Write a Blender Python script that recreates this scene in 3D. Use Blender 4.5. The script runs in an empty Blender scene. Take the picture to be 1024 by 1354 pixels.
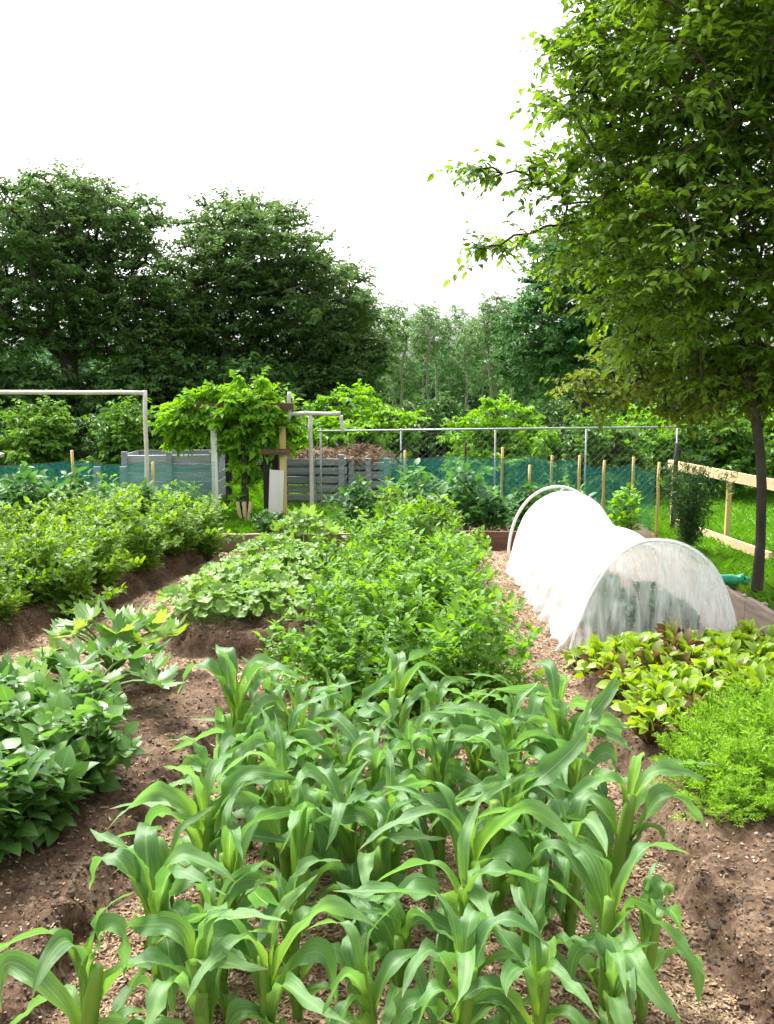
import bpy, math, random
import numpy as np
from math import radians as R, sin, cos, pi

# ------------------------------------------------------------------ camera, sky, sun, exposure
scene = bpy.context.scene
C = scene.collection
CAM_H, PITCH, FPX = 2.0, R(8.3), 1221.0
cd = bpy.data.cameras.new('camera')
cd.sensor_fit = 'VERTICAL'; cd.sensor_height = 24.0; cd.lens = 24.0 * FPX / 1354.0
cd.clip_start = 0.05; cd.clip_end = 2000
cam = bpy.data.objects.new('camera', cd); C.objects.link(cam)
cam.location = (0, 0, CAM_H); cam.rotation_euler = (pi / 2 - PITCH, 0, 0)
scene.camera = cam

SUN_EL, SUN_AZ = R(58), R(-35)          # azimuth measured from +Y towards +X
w = bpy.data.worlds.new('World'); scene.world = w; w.use_nodes = True
nt = w.node_tree
sky = nt.nodes.new('ShaderNodeTexSky'); sky.sky_type = 'NISHITA'; sky.sun_disc = False
sky.sun_elevation = SUN_EL; sky.sun_rotation = SUN_AZ; sky.air_density = 1.0; sky.dust_density = 6.0; sky.ozone_density = 1.0
hs = nt.nodes.new('ShaderNodeHueSaturation'); hs.inputs['Saturation'].default_value = 0.10; hs.inputs['Value'].default_value = 1.0
bg = nt.nodes['Background']; bg.inputs['Strength'].default_value = 0.14
nt.links.new(sky.outputs[0], hs.inputs['Color']); nt.links.new(hs.outputs[0], bg.inputs['Color'])
sl = bpy.data.lights.new('sun', 'SUN'); sl.energy = 1.5; sl.angle = R(14); sl.color = (1.0, 0.97, 0.91)
so = bpy.data.objects.new('sun', sl); C.objects.link(so)
so.rotation_euler = (pi / 2 - SUN_EL, 0, pi - SUN_AZ)
so.location = (0, 0, 30)
vs = scene.view_settings
scene.display_settings.display_device = 'sRGB'
vs.view_transform = 'Standard'; vs.look = 'None'; vs.gamma = 1.0; vs.use_curve_mapping = False
vs.exposure = 1.98
cy = scene.cycles
cy.max_bounces = 7; cy.diffuse_bounces = 3; cy.glossy_bounces = 2; cy.transmission_bounces = 4; cy.transparent_max_bounces = 16
cy.use_denoising = True
cy.sample_clamp_indirect = 6

rng = np.random.default_rng(11)

# ------------------------------------------------------------------ mesh helpers
class MB:
    """collects vertices and faces; build() links them as one mesh object"""
    def __init__(s): s.v = []; s.f = []; s.c = []; s.n = 0
    def add(s, v, f, c=None):
        v = np.asarray(v, float).reshape(-1, 3); f = np.asarray(f, int)
        s.v.append(v); s.f.append(f + s.n)
        if c is None:
            c = np.zeros((len(v), 3)); c[:, 0] = 0.5
        s.c.append(np.asarray(c, float).reshape(-1, 3)); s.n += len(v)
        return s
    def mesh(s, name, mat, smooth=False):
        me = bpy.data.meshes.new(name)
        V = np.concatenate(s.v)
        loops = np.concatenate([f.ravel() for f in s.f])
        tot = np.concatenate([np.full(len(f), f.shape[1]) for f in s.f])
        me.vertices.add(len(V)); me.vertices.foreach_set('co', V.ravel().astype(np.float32))
        me.loops.add(len(loops)); me.loops.foreach_set('vertex_index', loops.astype(np.int32))
        me.polygons.add(len(tot))
        st = np.concatenate([[0], np.cumsum(tot)[:-1]])
        me.polygons.foreach_set('loop_start', st.astype(np.int32))
        me.polygons.foreach_set('use_smooth', np.full(len(tot), smooth))
        a = me.attributes.new('cv', 'FLOAT_VECTOR', 'POINT')
        a.data.foreach_set('vector', np.concatenate(s.c).ravel().astype(np.float32))
        me.update(calc_edges=True); me.validate()
        if mat: me.materials.append(mat)
        return me
    def build(s, name, mat, parent=None, smooth=False, loc=None):
        o = bpy.data.objects.new(name, s.mesh(name, mat, smooth)); C.objects.link(o)
        if parent: o.parent = parent
        if loc is not None: o.location = loc
        return o

def tag(o, label=None, cat=None, group=None, kind=None):
    if label: o['label'] = label
    if cat: o['category'] = cat
    if group: o['group'] = group
    if kind: o['kind'] = kind
    return o
def empty(name, loc, rz=0, label=None, cat=None, group=None):
    o = bpy.data.objects.new(name, None); C.objects.link(o)
    o.location = loc; o.rotation_euler = (0, 0, rz); o.empty_display_size = 0.1
    return tag(o, label, cat, group)
def copy_tree(o, parent=None):
    c = o.copy(); C.objects.link(c)
    if parent: c.parent = parent
    for ch in list(o.children): copy_tree(ch, c)
    return c

CUBE_F = np.array([[0, 3, 2, 1], [4, 5, 6, 7], [0, 1, 5, 4], [1, 2, 6, 5], [2, 3, 7, 6], [3, 0, 4, 7]])
def box(mb, c, size, rot=(0, 0, 0), jit=0.0, r=None):
    sx, sy, sz = np.array(size) / 2
    v = np.array([[-sx, -sy, -sz], [sx, -sy, -sz], [sx, sy, -sz], [-sx, sy, -sz], [-sx, -sy, sz], [sx, -sy, sz], [sx, sy, sz], [-sx, sy, sz]])
    if jit: v = v + rng.normal(0, jit, v.shape)
    v = v @ euler(*rot).T + np.array(c)
    col = np.zeros((8, 3)); col[:, 0] = rng.random() if r is None else r
    mb.add(v, CUBE_F, col)
def euler(rx, ry, rz):
    a = np.array([[1, 0, 0], [0, cos(rx), -sin(rx)], [0, sin(rx), cos(rx)]])
    b = np.array([[cos(ry), 0, sin(ry)], [0, 1, 0], [-sin(ry), 0, cos(ry)]])
    c = np.array([[cos(rz), -sin(rz), 0], [sin(rz), cos(rz), 0], [0, 0, 1]])
    return c @ b @ a
def norm(a): return a / (np.linalg.norm(a, axis=-1, keepdims=True) + 1e-9)
def frusta(mb, p0, p1, r0, r1, k=6, cap=False):
    p0 = np.asarray(p0, float).reshape(-1, 3); p1 = np.asarray(p1, float).reshape(-1, 3)
    n = len(p0); r0 = np.broadcast_to(r0, n); r1 = np.broadcast_to(r1, n)
    d = norm(p1 - p0); h = np.where(np.abs(d[:, 2:3]) > .9, [[1., 0, 0]], [[0, 0, 1.]])
    a = norm(np.cross(d, h)); b = np.cross(d, a)
    t = np.arange(k) * 2 * pi / k
    ring = a[:, None] * np.cos(t)[None, :, None] + b[:, None] * np.sin(t)[None, :, None]
    v = np.concatenate([p0[:, None] + ring * r0[:, None, None], p1[:, None] + ring * r1[:, None, None]], 1)
    i = np.arange(k); j = (i + 1) % k
    f = np.stack([i, i + k, j + k, j], 1)
    F = (f[None] + (np.arange(n) * 2 * k)[:, None, None]).reshape(-1, 4)
    c = np.zeros((n * 2 * k, 3)); c[:, 0] = np.repeat(rng.random(n), 2 * k)
    mb.add(v.reshape(-1, 3), F, c)
    if cap:
        for q in range(n):
            mb.add(v[q, k:], [list(range(k))[::-1]]); mb.add(v[q, :k], [list(range(k))])
def tube(mb, pts, rad, k=8, closed=True):
    pts = np.asarray(pts, float); n = len(pts); rad = np.broadcast_to(rad, n)
    d = norm(np.gradient(pts, axis=0))
    ref = np.array([0, 0, 1.]) if abs(d[0, 2]) < .9 else np.array([0, 1., 0])
    rings = []
    for i in range(n):
        a = ref - d[i] * (ref @ d[i]); a /= np.linalg.norm(a) + 1e-9; ref = a; b = np.cross(d[i], a)
        t = np.arange(k) * 2 * pi / k
        rings.append(pts[i] + rad[i] * (np.outer(np.cos(t), a) + np.outer(np.sin(t), b)))
    v = np.concatenate(rings); F = []
    i = np.arange(k); j = (i + 1) % k
    for s in range(n - 1): F.append(np.stack([i + s * k, j + s * k, j + (s + 1) * k, i + (s + 1) * k], 1))
    c = np.zeros((len(v), 3)); c[:, 0] = .5; c[:, 2] = np.repeat(np.linspace(0, 1, n), k)
    base = mb.n
    mb.add(v, np.concatenate(F), c)
    if closed:
        mb.f.append(np.array([list(range(k))[::-1]]) + base); mb.f.append(np.array([list(range(k))]) + base + (n - 1) * k)

# ---- leaves: a template in leaf space (base at origin, +Y to the tip, +Z up), copied over arrays of frames
def leaf_tpl(kind, k=3, wid=.5, fold=.25, droop=.2):
    if kind == 'diamond':
        v = np.array([[0, 0, 0], [wid / 2, .45, fold * wid / 2], [0, 1, -droop], [-wid / 2, .45, fold * wid / 2]])
        f = [np.array([[0, 1, 2], [0, 2, 3]])]; ac = np.array([0, 1, 0, 1.]); al = np.array([0, .45, 1, .45])
        return v, f, ac, al
    prof = {'oval': lambda t: np.sin(pi * np.clip(t, .0, 1) ** .8) ** .7, 'heart': lambda t: np.sin(pi * t ** .55) ** .8, 'blunt': lambda t: np.sin(pi * t ** .85) ** .5}[kind]
    t = np.linspace(0, 1, k + 1); v = []; ac = []; al = []
    for x in t:
        ww = max(prof(x), .03) * wid / 2
        z = -droop * x * x
        v += [[-ww, x, z + fold * ww], [0, x, z], [ww, x, z + fold * ww]]; ac += [1, 0, 1]; al += [x] * 3
    f = []
    for i in range(k):
        a = i * 3
        f += [[a, a + 1, a + 4, a + 3], [a + 1, a + 2, a + 5, a + 4]]
    return np.array(v), [np.array(f)], np.array(ac, float), np.array(al)
def put_leaves(mb, tpl, P, fwd, up, scale, var=None):
    v, fs, ac, al = tpl
    P = np.asarray(P, float).reshape(-1, 3); n = len(P)
    if n == 0: return
    fwd = norm(np.asarray(fwd, float)); up = np.asarray(up, float)
    side = norm(np.cross(fwd, up)); up = np.cross(side, fwd)
    s = np.broadcast_to(scale, n)[:, None, None]
    W = P[:, None] + s * (v[None, :, 0, None] * side[:, None] + v[None, :, 1, None] * fwd[:, None] + v[None, :, 2, None] * up[:, None])
    m = len(v)
    if var is None: var = rng.random(n)
    c = np.stack([np.repeat(var, m), np.tile(ac, n), np.tile(al, n)], 1)
    off = (np.arange(n) * m)[:, None, None]
    base = mb.n
    mb.v.append(W.reshape(-1, 3)); mb.c.append(c); mb.n += n * m
    for f in fs: mb.f.append((f[None] + off).reshape(-1, f.shape[1]) + base)
def rvec(n, s=1.0): return rng.normal(0, s, (n, 3))

# ------------------------------------------------------------------ materials
def newmat(name):
    m = bpy.data.materials.new(name); m.use_nodes = True
    n = m.node_tree.nodes; l = m.node_tree.links
    return m, n, l, n['Principled BSDF'], n['Material Output']
def ramp(n, stops):
    r = n.new('ShaderNodeValToRGB'); e = r.color_ramp.elements
    while len(e) < len(stops): e.new(0.5)
    for q, (p, c) in zip(e, stops): q.position = p; q.color = (*c, 1)
    return r
def leafmat(name, cols, trans=.35, rough=.5, spec=.3, rib=None, base=None, tsat=1.0, noise=3.0, veins=False):
    """leaf: colour varies leaf by leaf, midrib and base colour, light passes through"""
    m, n, l, p, out = newmat(name)
    at = n.new('ShaderNodeAttribute'); at.attribute_name = 'cv'
    sp = n.new('ShaderNodeSeparateXYZ'); l.new(at.outputs['Vector'], sp.inputs[0])
    oi = n.new('ShaderNodeObjectInfo')
    tc = n.new('ShaderNodeTexCoord'); nz = n.new('ShaderNodeTexNoise'); nz.inputs['Scale'].default_value = noise; nz.inputs['Detail'].default_value = 3
    l.new(tc.outputs['Object'], nz.inputs['Vector'])
    a1 = n.new('ShaderNodeMath'); a1.operation = 'MULTIPLY_ADD'; a1.inputs[1].default_value = .55
    l.new(sp.outputs[0], a1.inputs[0])
    a2 = n.new('ShaderNodeMath'); a2.operation = 'MULTIPLY_ADD'; a2.inputs[1].default_value = .9; a2.inputs[2].default_value = -.3
    l.new(nz.outputs[0], a2.inputs[0]); l.new(a2.outputs[0], a1.inputs[2])
    a3 = n.new('ShaderNodeMath'); a3.operation = 'MULTIPLY_ADD'; a3.inputs[1].default_value = .22
    l.new(oi.outputs['Random'], a3.inputs[0]); l.new(a1.outputs[0], a3.inputs[2])
    k = len(cols); rp = ramp(n, [(i / (k - 1), c) for i, c in enumerate(cols)])
    l.new(a3.outputs[0], rp.inputs[0]); col = rp.outputs[0]
    if base:
        mr = n.new('ShaderNodeMapRange'); mr.inputs[1].default_value = 0; mr.inputs[2].default_value = .45; mr.inputs[3].default_value = .85; mr.inputs[4].default_value = 0
        l.new(sp.outputs[2], mr.inputs[0]); mx = n.new('ShaderNodeMixRGB'); l.new(mr.outputs[0], mx.inputs[0]); l.new(col, mx.inputs[1]); mx.inputs[2].default_value = (*base, 1); col = mx.outputs[0]
    if rib:
        mr = n.new('ShaderNodeMapRange'); mr.inputs[1].default_value = 0; mr.inputs[2].default_value = rib[1]; mr.inputs[3].default_value = .8; mr.inputs[4].default_value = 0
        l.new(sp.outputs[1], mr.inputs[0]); mx = n.new('ShaderNodeMixRGB'); l.new(mr.outputs[0], mx.inputs[0]); l.new(col, mx.inputs[1]); mx.inputs[2].default_value = (*rib[0], 1); col = mx.outputs[0]
    if veins:
        mr = n.new('ShaderNodeMapRange'); mr.inputs[1].default_value = .93; mr.inputs[2].default_value = 1.0; mr.inputs[3].default_value = 0; mr.inputs[4].default_value = .8
        l.new(sp.outputs[2], mr.inputs[0]); mx = n.new('ShaderNodeMixRGB'); l.new(mr.outputs[0], mx.inputs[0]); l.new(col, mx.inputs[1]); mx.inputs[2].default_value = (.30, .25, .08, 1); col = mx.outputs[0]
    if veins:   # fine parallel veins along the blade
        mp = n.new('ShaderNodeMapping'); mp.inputs['Scale'].default_value = (9, 16, 1.2); l.new(at.outputs['Vector'], mp.inputs[0])
        vz = n.new('ShaderNodeTexNoise'); vz.inputs['Scale'].default_value = 1; vz.inputs['Detail'].default_value = 4; l.new(mp.outputs[0], vz.inputs['Vector'])
        vr = ramp(n, [(.3, (.62, .66, .6)), (.5, (1, 1, 1)), (.7, (1.25, 1.2, 1.25))]); l.new(vz.outputs[0], vr.inputs[0])
        mx = n.new('ShaderNodeMixRGB'); mx.blend_type = 'MULTIPLY'; mx.inputs[0].default_value = .9; l.new(col, mx.inputs[1]); l.new(vr.outputs[0], mx.inputs[2]); col = mx.outputs[0]
        bp = n.new('ShaderNodeBump'); bp.inputs['Strength'].default_value = .5; bp.inputs['Distance'].default_value = .004; l.new(vz.outputs[0], bp.inputs['Height']); l.new(bp.outputs[0], p.inputs['Normal'])
    l.new(col, p.inputs['Base Color']); p.inputs['Roughness'].default_value = rough
    p.inputs['Specular IOR Level'].default_value = spec
    tb = n.new('ShaderNodeBsdfTranslucent')
    hsv = n.new('ShaderNodeHueSaturation'); hsv.inputs['Hue'].default_value = .485; hsv.inputs['Saturation'].default_value = 1.1; hsv.inputs['Value'].default_value = 1.5
    l.new(col, hsv.inputs['Color']); l.new(hsv.outputs[0], tb.inputs['Color'])
    ms = n.new('ShaderNodeMixShader'); ms.inputs[0].default_value = trans
    l.new(p.outputs[0], ms.inputs[1]); l.new(tb.outputs[0], ms.inputs[2]); l.new(ms.outputs[0], out.inputs['Surface'])
    return m
def roughmat(name, cols, scale=(8, 8, 8), rough=.85, detail=5, bump=.0, spec=.3, bs=40, metal=0):
    m, n, l, p, out = newmat(name)
    tc = n.new('ShaderNodeTexCoord'); mp = n.new('ShaderNodeMapping'); mp.inputs['Scale'].default_value = scale
    nz = n.new('ShaderNodeTexNoise'); nz.inputs['Scale'].default_value = 1; nz.inputs['Detail'].default_value = detail
    l.new(tc.outputs['Object'], mp.inputs[0]); l.new(mp.outputs[0], nz.inputs['Vector'])
    at = n.new('ShaderNodeAttribute'); at.attribute_name = 'cv'
    sp = n.new('ShaderNodeSeparateXYZ'); l.new(at.outputs['Vector'], sp.inputs[0])
    a = n.new('ShaderNodeMath'); a.operation = 'MULTIPLY_ADD'; a.inputs[1].default_value = .5; l.new(sp.outputs[0], a.inputs[0])
    a2 = n.new('ShaderNodeMath'); a2.operation = 'MULTIPLY_ADD'; a2.inputs[1].default_value = 1.3; a2.inputs[2].default_value = -.4
    l.new(nz.outputs[0], a2.inputs[0]); l.new(a2.outputs[0], a.inputs[2])
    k = len(cols); rp = ramp(n, [(i / (k - 1), c) for i, c in enumerate(cols)]); l.new(a.outputs[0], rp.inputs[0])
    l.new(rp.outputs[0], p.inputs['Base Color']); p.inputs['Roughness'].default_value = rough; p.inputs['Specular IOR Level'].default_value = spec
    p.inputs['Metallic'].default_value = metal
    if bump:
        b = n.new('ShaderNodeBump'); b.inputs['Strength'].default_value = bump; b.inputs['Distance'].default_value = .02
        l.new(nz.outputs[0], b.inputs['Height']); l.new(b.outputs[0], p.inputs['Normal'])
    return m
def netmat(name, col, alpha, scale=60, rough=.8, trl=.4, lo=None, st=(1, 1, 1)):
    """woven fabric: fine holes let what is behind show through"""
    m, n, l, p, out = newmat(name)
    p.inputs['Base Color'].default_value = (*col, 1); p.inputs['Roughness'].default_value = rough; p.inputs['Specular IOR Level'].default_value = .15
    tb = n.new('ShaderNodeBsdfTranslucent'); tb.inputs[0].default_value = (*col, 1)
    ms = n.new('ShaderNodeMixShader'); ms.inputs[0].default_value = trl; l.new(p.outputs[0], ms.inputs[1]); l.new(tb.outputs[0], ms.inputs[2])
    tr = n.new('ShaderNodeBsdfTransparent')
    tc = n.new('ShaderNodeTexCoord'); nz = n.new('ShaderNodeTexNoise'); nz.inputs['Scale'].default_value = scale; nz.inputs['Detail'].default_value = 3
    mp = n.new('ShaderNodeMapping'); mp.inputs['Scale'].default_value = st; l.new(tc.outputs['Object'], mp.inputs[0]); l.new(mp.outputs[0], nz.inputs['Vector'])
    mr = n.new('ShaderNodeMapRange'); mr.inputs[1].default_value = .3; mr.inputs[2].default_value = .7
    mr.inputs[3].default_value = alpha if lo is None else lo; mr.inputs[4].default_value = alpha if lo is None else min(1, 2 * alpha - lo)
    l.new(nz.outputs[0], mr.inputs[0])
    mt = n.new('ShaderNodeMixShader'); l.new(mr.outputs[0], mt.inputs[0]); l.new(tr.outputs[0], mt.inputs[1]); l.new(ms.outputs[0], mt.inputs[2])
    l.new(mt.outputs[0], out.inputs['Surface'])
    return m

M = {}
M['corn'] = leafmat('corn_leaf', [(.06, .155, .038), (.105, .235, .058), (.165, .315, .092)], trans=.42, rough=.45, spec=.5, rib=((.20, .34, .12), .14), base=(.17, .30, .03), noise=3, veins=True)
M['corn_stalk'] = leafmat('corn_stalk', [(.10, .22, .03), (.16, .29, .04), (.22, .33, .06)], trans=.25, rough=.45)
M['potato'] = leafmat('potato_leaf', [(.065, .165, .018), (.12, .265, .028), (.19, .36, .045)], trans=.45, rough=.5)
M['potato_stem'] = leafmat('green_stem', [(.10, .20, .04), (.16, .28, .06)], trans=.1)
M['tomato'] = leafmat('bush_leaf', [(.065, .155, .015), (.13, .25, .024), (.21, .36, .04)], trans=.45, rough=.5)
M['bean'] = leafmat('bean_leaf', [(.045, .12, .022), (.08, .19, .036), (.14, .275, .055)], trans=.40, rough=.4, spec=.45, rib=((.14, .27, .08), .12))
M['cuke'] = leafmat('broad_leaf', [(.08, .18, .03), (.15, .28, .05), (.24, .39, .10)], trans=.36, rough=.45, spec=.4)
M['squash'] = leafmat('squash_leaf', [(.045, .13, .022), (.085, .195, .04), (.18, .29, .10)], trans=.32, rough=.42, spec=.45, rib=((.18, .30, .10), .1), noise=14)
M['squash_yellow'] = leafmat('squash_old_leaf', [(.11, .22, .03), (.17, .29, .04), (.26, .36, .07)], trans=.4, rough=.5, noise=10)
M['beet'] = leafmat('beet_leaf', [(.12, .22, .02), (.22, .36, .03), (.34, .48, .07)], trans=.36, rough=.42, spec=.4, rib=((.16, .10, .05), .10))
M['beet_red'] = leafmat('beet_red_leaf', [(.07, .015, .02), (.13, .07, .03), (.13, .19, .03)], trans=.3, rough=.42)
M['carrot'] = leafmat('carrot_leaf', [(.10, .22, .022), (.18, .34, .035), (.27, .45, .06)], trans=.4, rough=.55)
M['back_green'] = leafmat('back_plant_leaf', [(.035, .105, .022), (.06, .165, .035), (.10, .24, .055)], trans=.33)
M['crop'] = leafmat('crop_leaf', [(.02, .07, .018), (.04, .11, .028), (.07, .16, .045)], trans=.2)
M['vine'] = leafmat('vine_leaf', [(.07, .19, .015), (.13, .30, .022), (.22, .42, .04)], trans=.42, rough=.5)
M['dark_shrub'] = leafmat('dark_shrub_leaf', [(.02, .06, .014), (.04, .10, .02), (.07, .15, .035)], trans=.3)
M['shrub'] = leafmat('shrub_leaf', [(.045, .12, .018), (.085, .19, .025), (.15, .29, .045)], trans=.38)
M['dark_tree'] = leafmat('dark_tree_leaf', [(.046, .096, .028), (.08, .15, .042), (.13, .22, .07)], trans=.40, rough=.45, noise=.6)
M['near_tree'] = leafmat('elm_leaf', [(.038, .09, .013), (.09, .18, .02), (.17, .29, .035)], trans=.5, rough=.45, noise=1.2)
M['ochre_tree'] = leafmat('ochre_leaf', [(.065, .105, .012), (.11, .165, .018), (.17, .23, .035)], trans=.4, rough=.5, noise=1.5)
M['mid_tree'] = leafmat('mid_tree_leaf', [(.035, .10, .028), (.065, .165, .045), (.115, .24, .075)], trans=.32, noise=.6)
M['far_tree'] = leafmat('far_tree_leaf', [(.07, .145, .05), (.115, .205, .075), (.165, .265, .11)], trans=.36, noise=.5)
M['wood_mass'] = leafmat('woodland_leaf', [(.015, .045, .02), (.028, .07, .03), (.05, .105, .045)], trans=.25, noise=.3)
M['grass'] = leafmat('grass_blade', [(.06, .17, .015), (.10, .26, .025), (.17, .36, .04)], trans=.35)
M['fern'] = leafmat('feathery_leaf', [(.02, .055, .012), (.03, .085, .02), (.05, .12, .03)], trans=.25)
M['bark'] = roughmat('bark', [(.025, .02, .016), (.05, .042, .033), (.10, .085, .07)], (14, 14, 4), bump=.8)
M['pale_bark'] = roughmat('pale_bark', [(.16, .14, .115), (.27, .24, .20), (.38, .35, .30)], (8, 8, 3))
M['old_wood'] = roughmat('weathered_board', [(.13, .10, .075), (.24, .19, .15), (.38, .32, .26)], (3, 30, 30), bump=.3)
M['red_wood'] = roughmat('stained_board', [(.07, .035, .025), (.13, .07, .05), (.22, .14, .10)], (3, 30, 30), bump=.3)
M['grey_wood'] = roughmat('grey_pallet_wood', [(.14, .15, .165), (.26, .275, .30), (.42, .43, .45)], (3, 25, 25), bump=.3)
M['yellow_wood'] = roughmat('new_pine', [(.36, .25, .09), (.52, .38, .15), (.64, .50, .24)], (20, 20, 3), rough=.7)
M['pine_rail'] = roughmat('pine_rail', [(.45, .32, .16), (.60, .45, .25), (.72, .58, .36)], (3, 25, 25), rough=.7)
M['dark_wood'] = roughmat('dark_post', [(.02, .018, .016), (.04, .035, .03), (.08, .07, .06)], (20, 20, 3))
M['white_paint'] = roughmat('white_paint', [(.62, .60, .55), (.75, .74, .71), (.82, .82, .80)], (10, 10, 3), rough=.55)
M['white_pvc'] = roughmat('white_pipe', [(.70, .69, .64), (.80, .80, .77), (.86, .86, .85)], (10, 10, 10), rough=.4)
M['pole'] = roughmat('pale_pole', [(.40, .36, .30), (.55, .52, .47), (.68, .66, .62)], (10, 10, 10), rough=.5)
M['galv'] = roughmat('galvanised_pipe', [(.22, .25, .27), (.33, .36, .38), (.44, .47, .49)], (20, 20, 20), rough=.45, metal=.5)
M['wire'] = roughmat('fence_wire', [(.40, .43, .44), (.5, .53, .54), (.6, .62, .64)], (20, 20, 20), rough=.5)
M['teal_net'] = netmat('teal_shade_net', (.04, .25, .20), .30, 40, lo=.14)
M['fleece'] = netmat('white_row_cover', (.86, .88, .88), .70, 7, trl=.42, lo=.52)
M['fleece_thin'] = netmat('white_row_cover_single', (.86, .88, .88), .38, 9, trl=.45, lo=.12, st=(2.2, 2.2, .12))
M['hose'] = roughmat('green_plastic', [(.01, .20, .11), (.02, .32, .18), (.08, .45, .30)], (8, 8, 8), rough=.35, spec=.5)
M['straw'] = roughmat('straw', [(.09, .055, .032), (.19, .125, .072), (.34, .25, .155)], (3, 3, 3))
M['chip'] = roughmat('wood_chip', [(.06, .036, .021), (.18, .112, .064), (.33, .228, .14), (.60, .48, .35)], (4, 4, 4))
M['clod'] = roughmat('soil_clod', [(.022, .014, .009), (.075, .050, .034), (.22, .165, .12)], (9, 9, 9), bump=.4)
M['black'] = roughmat('black_plastic', [(.012, .012, .013), (.02, .02, .022), (.03, .03, .032)], (5, 5, 5), rough=.5)

def ground_mat():
    m, n, l, p, out = newmat('garden_ground')
    tc = n.new('ShaderNodeTexCoord')
    at = n.new('ShaderNodeAttribute'); at.attribute_name = 'cv'
    sp = n.new('ShaderNodeSeparateXYZ'); l.new(at.outputs['Vector'], sp.inputs[0])
    def noise(s, d=6, r=.6):
        q = n.new('ShaderNodeTexNoise'); q.inputs['Scale'].default_value = s; q.inputs['Detail'].default_value = d; q.inputs['Roughness'].default_value = r
        l.new(tc.outputs['Object'], q.inputs['Vector']); return q
    n1 = noise(9); n2 = noise(45, 4); n3 = noise(1.3, 3)
    soil = ramp(n, [(.32, (.020, .011, .007)), (.44, (.056, .034, .021)), (.58, (.105, .066, .042)), (.74, (.22, .155, .11))])
    mulch = ramp(n, [(.28, (.07, .042, .025)), (.45, (.17, .107, .063)), (.58, (.26, .178, .108)), (.74, (.40, .295, .20))])
    grass = ramp(n, [(.3, (.05, .12, .015)), (.5, (.09, .20, .025)), (.7, (.14, .26, .04))])
    av = n.new('ShaderNodeMath'); av.operation = 'MULTIPLY_ADD'; av.inputs[1].default_value = .55; l.new(n2.outputs[0], av.inputs[0])
    b = n.new('ShaderNodeMath'); b.operation = 'MULTIPLY'; b.inputs[1].default_value = .45; l.new(n1.outputs[0], b.inputs[0]); l.new(b.outputs[0], av.inputs[2])
    for r_ in (soil, mulch): l.new(av.outputs[0], r_.inputs[0])
    l.new(n3.outputs[0], grass.inputs[0])
    vor = n.new('ShaderNodeTexVoronoi'); vor.inputs['Scale'].default_value = 55; l.new(tc.outputs['Object'], vor.inputs['Vector'])
    bw = n.new('ShaderNodeRGBToBW'); l.new(vor.outputs['Color'], bw.inputs[0])
    chipc = ramp(n, [(.15, (.10, .06, .04)), (.45, (.26, .17, .11)), (.7, (.40, .29, .20)), (.95, (.60, .48, .38))]); l.new(bw.outputs[0], chipc.inputs[0])
    mm = n.new('ShaderNodeMixRGB'); mm.inputs[0].default_value = .5; l.new(mulch.outputs[0], mm.inputs[1]); l.new(chipc.outputs[0], mm.inputs[2])
    m1 = n.new('ShaderNodeMixRGB'); l.new(sp.outputs[0], m1.inputs[0]); l.new(soil.outputs[0], m1.inputs[1]); l.new(mm.outputs[0], m1.inputs[2])
    m2 = n.new('ShaderNodeMixRGB'); l.new(sp.outputs[1], m2.inputs[0]); l.new(m1.outputs[0], m2.inputs[1]); l.new(grass.outputs[0], m2.inputs[2])
    l.new(m2.outputs[0], p.inputs['Base Color']); p.inputs['Roughness'].default_value = .95; p.inputs['Specular IOR Level'].default_value = .15
    bp = n.new('ShaderNodeBump'); bp.inputs['Strength'].default_value = .9; bp.inputs['Distance'].default_value = .02
    l.new(av.outputs[0], bp.inputs['Height']); l.new(bp.outputs[0], p.inputs['Normal'])
    return m
M['ground'] = ground_mat()

# ------------------------------------------------------------------ ground
def vnoise(x, y, s, seed=0):
    """smooth value noise, vectorised"""
    x = np.asarray(x, float) * s; y = np.asarray(y, float) * s
    xi = np.floor(x).astype(int); yi = np.floor(y).astype(int); fx = x - xi; fy = y - yi
    fx = fx * fx * (3 - 2 * fx); fy = fy * fy * (3 - 2 * fy)
    def h(a, b):
        q = np.sin(a * 127.1 + b * 311.7 + seed * 74.7) * 43758.5453
        return q - np.floor(q)
    return (h(xi, yi) * (1 - fx) + h(xi + 1, yi) * fx) * (1 - fy) + (h(xi, yi + 1) * (1 - fx) + h(xi + 1, yi + 1) * fx) * fy
def fbm(x, y, s, seed=0, o=3): return sum((vnoise(x, y, s * 2 ** i, seed + i) - .5) / 2 ** i for i in range(o))
def sdf(poly, x, y):
    """signed distance to a polygon, positive inside"""
    poly = np.array(poly, float); d = np.full(x.shape, 1e9); ins = np.zeros(x.shape, bool)
    for a, b in zip(poly, np.roll(poly, -1, 0)):
        e = b - a; wx = x - a[0]; wy = y - a[1]
        t = np.clip((wx * e[0] + wy * e[1]) / (e @ e), 0, 1)
        d = np.minimum(d, np.hypot(wx - e[0] * t, wy - e[1] * t))
        c = ((a[1] > y) != (b[1] > y)) & (x < (b[0] - a[0]) * (y - a[1]) / (b[1] - a[1] + 1e-12) + a[0])
        ins ^= c
    return np.where(ins, d, -d)
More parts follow.
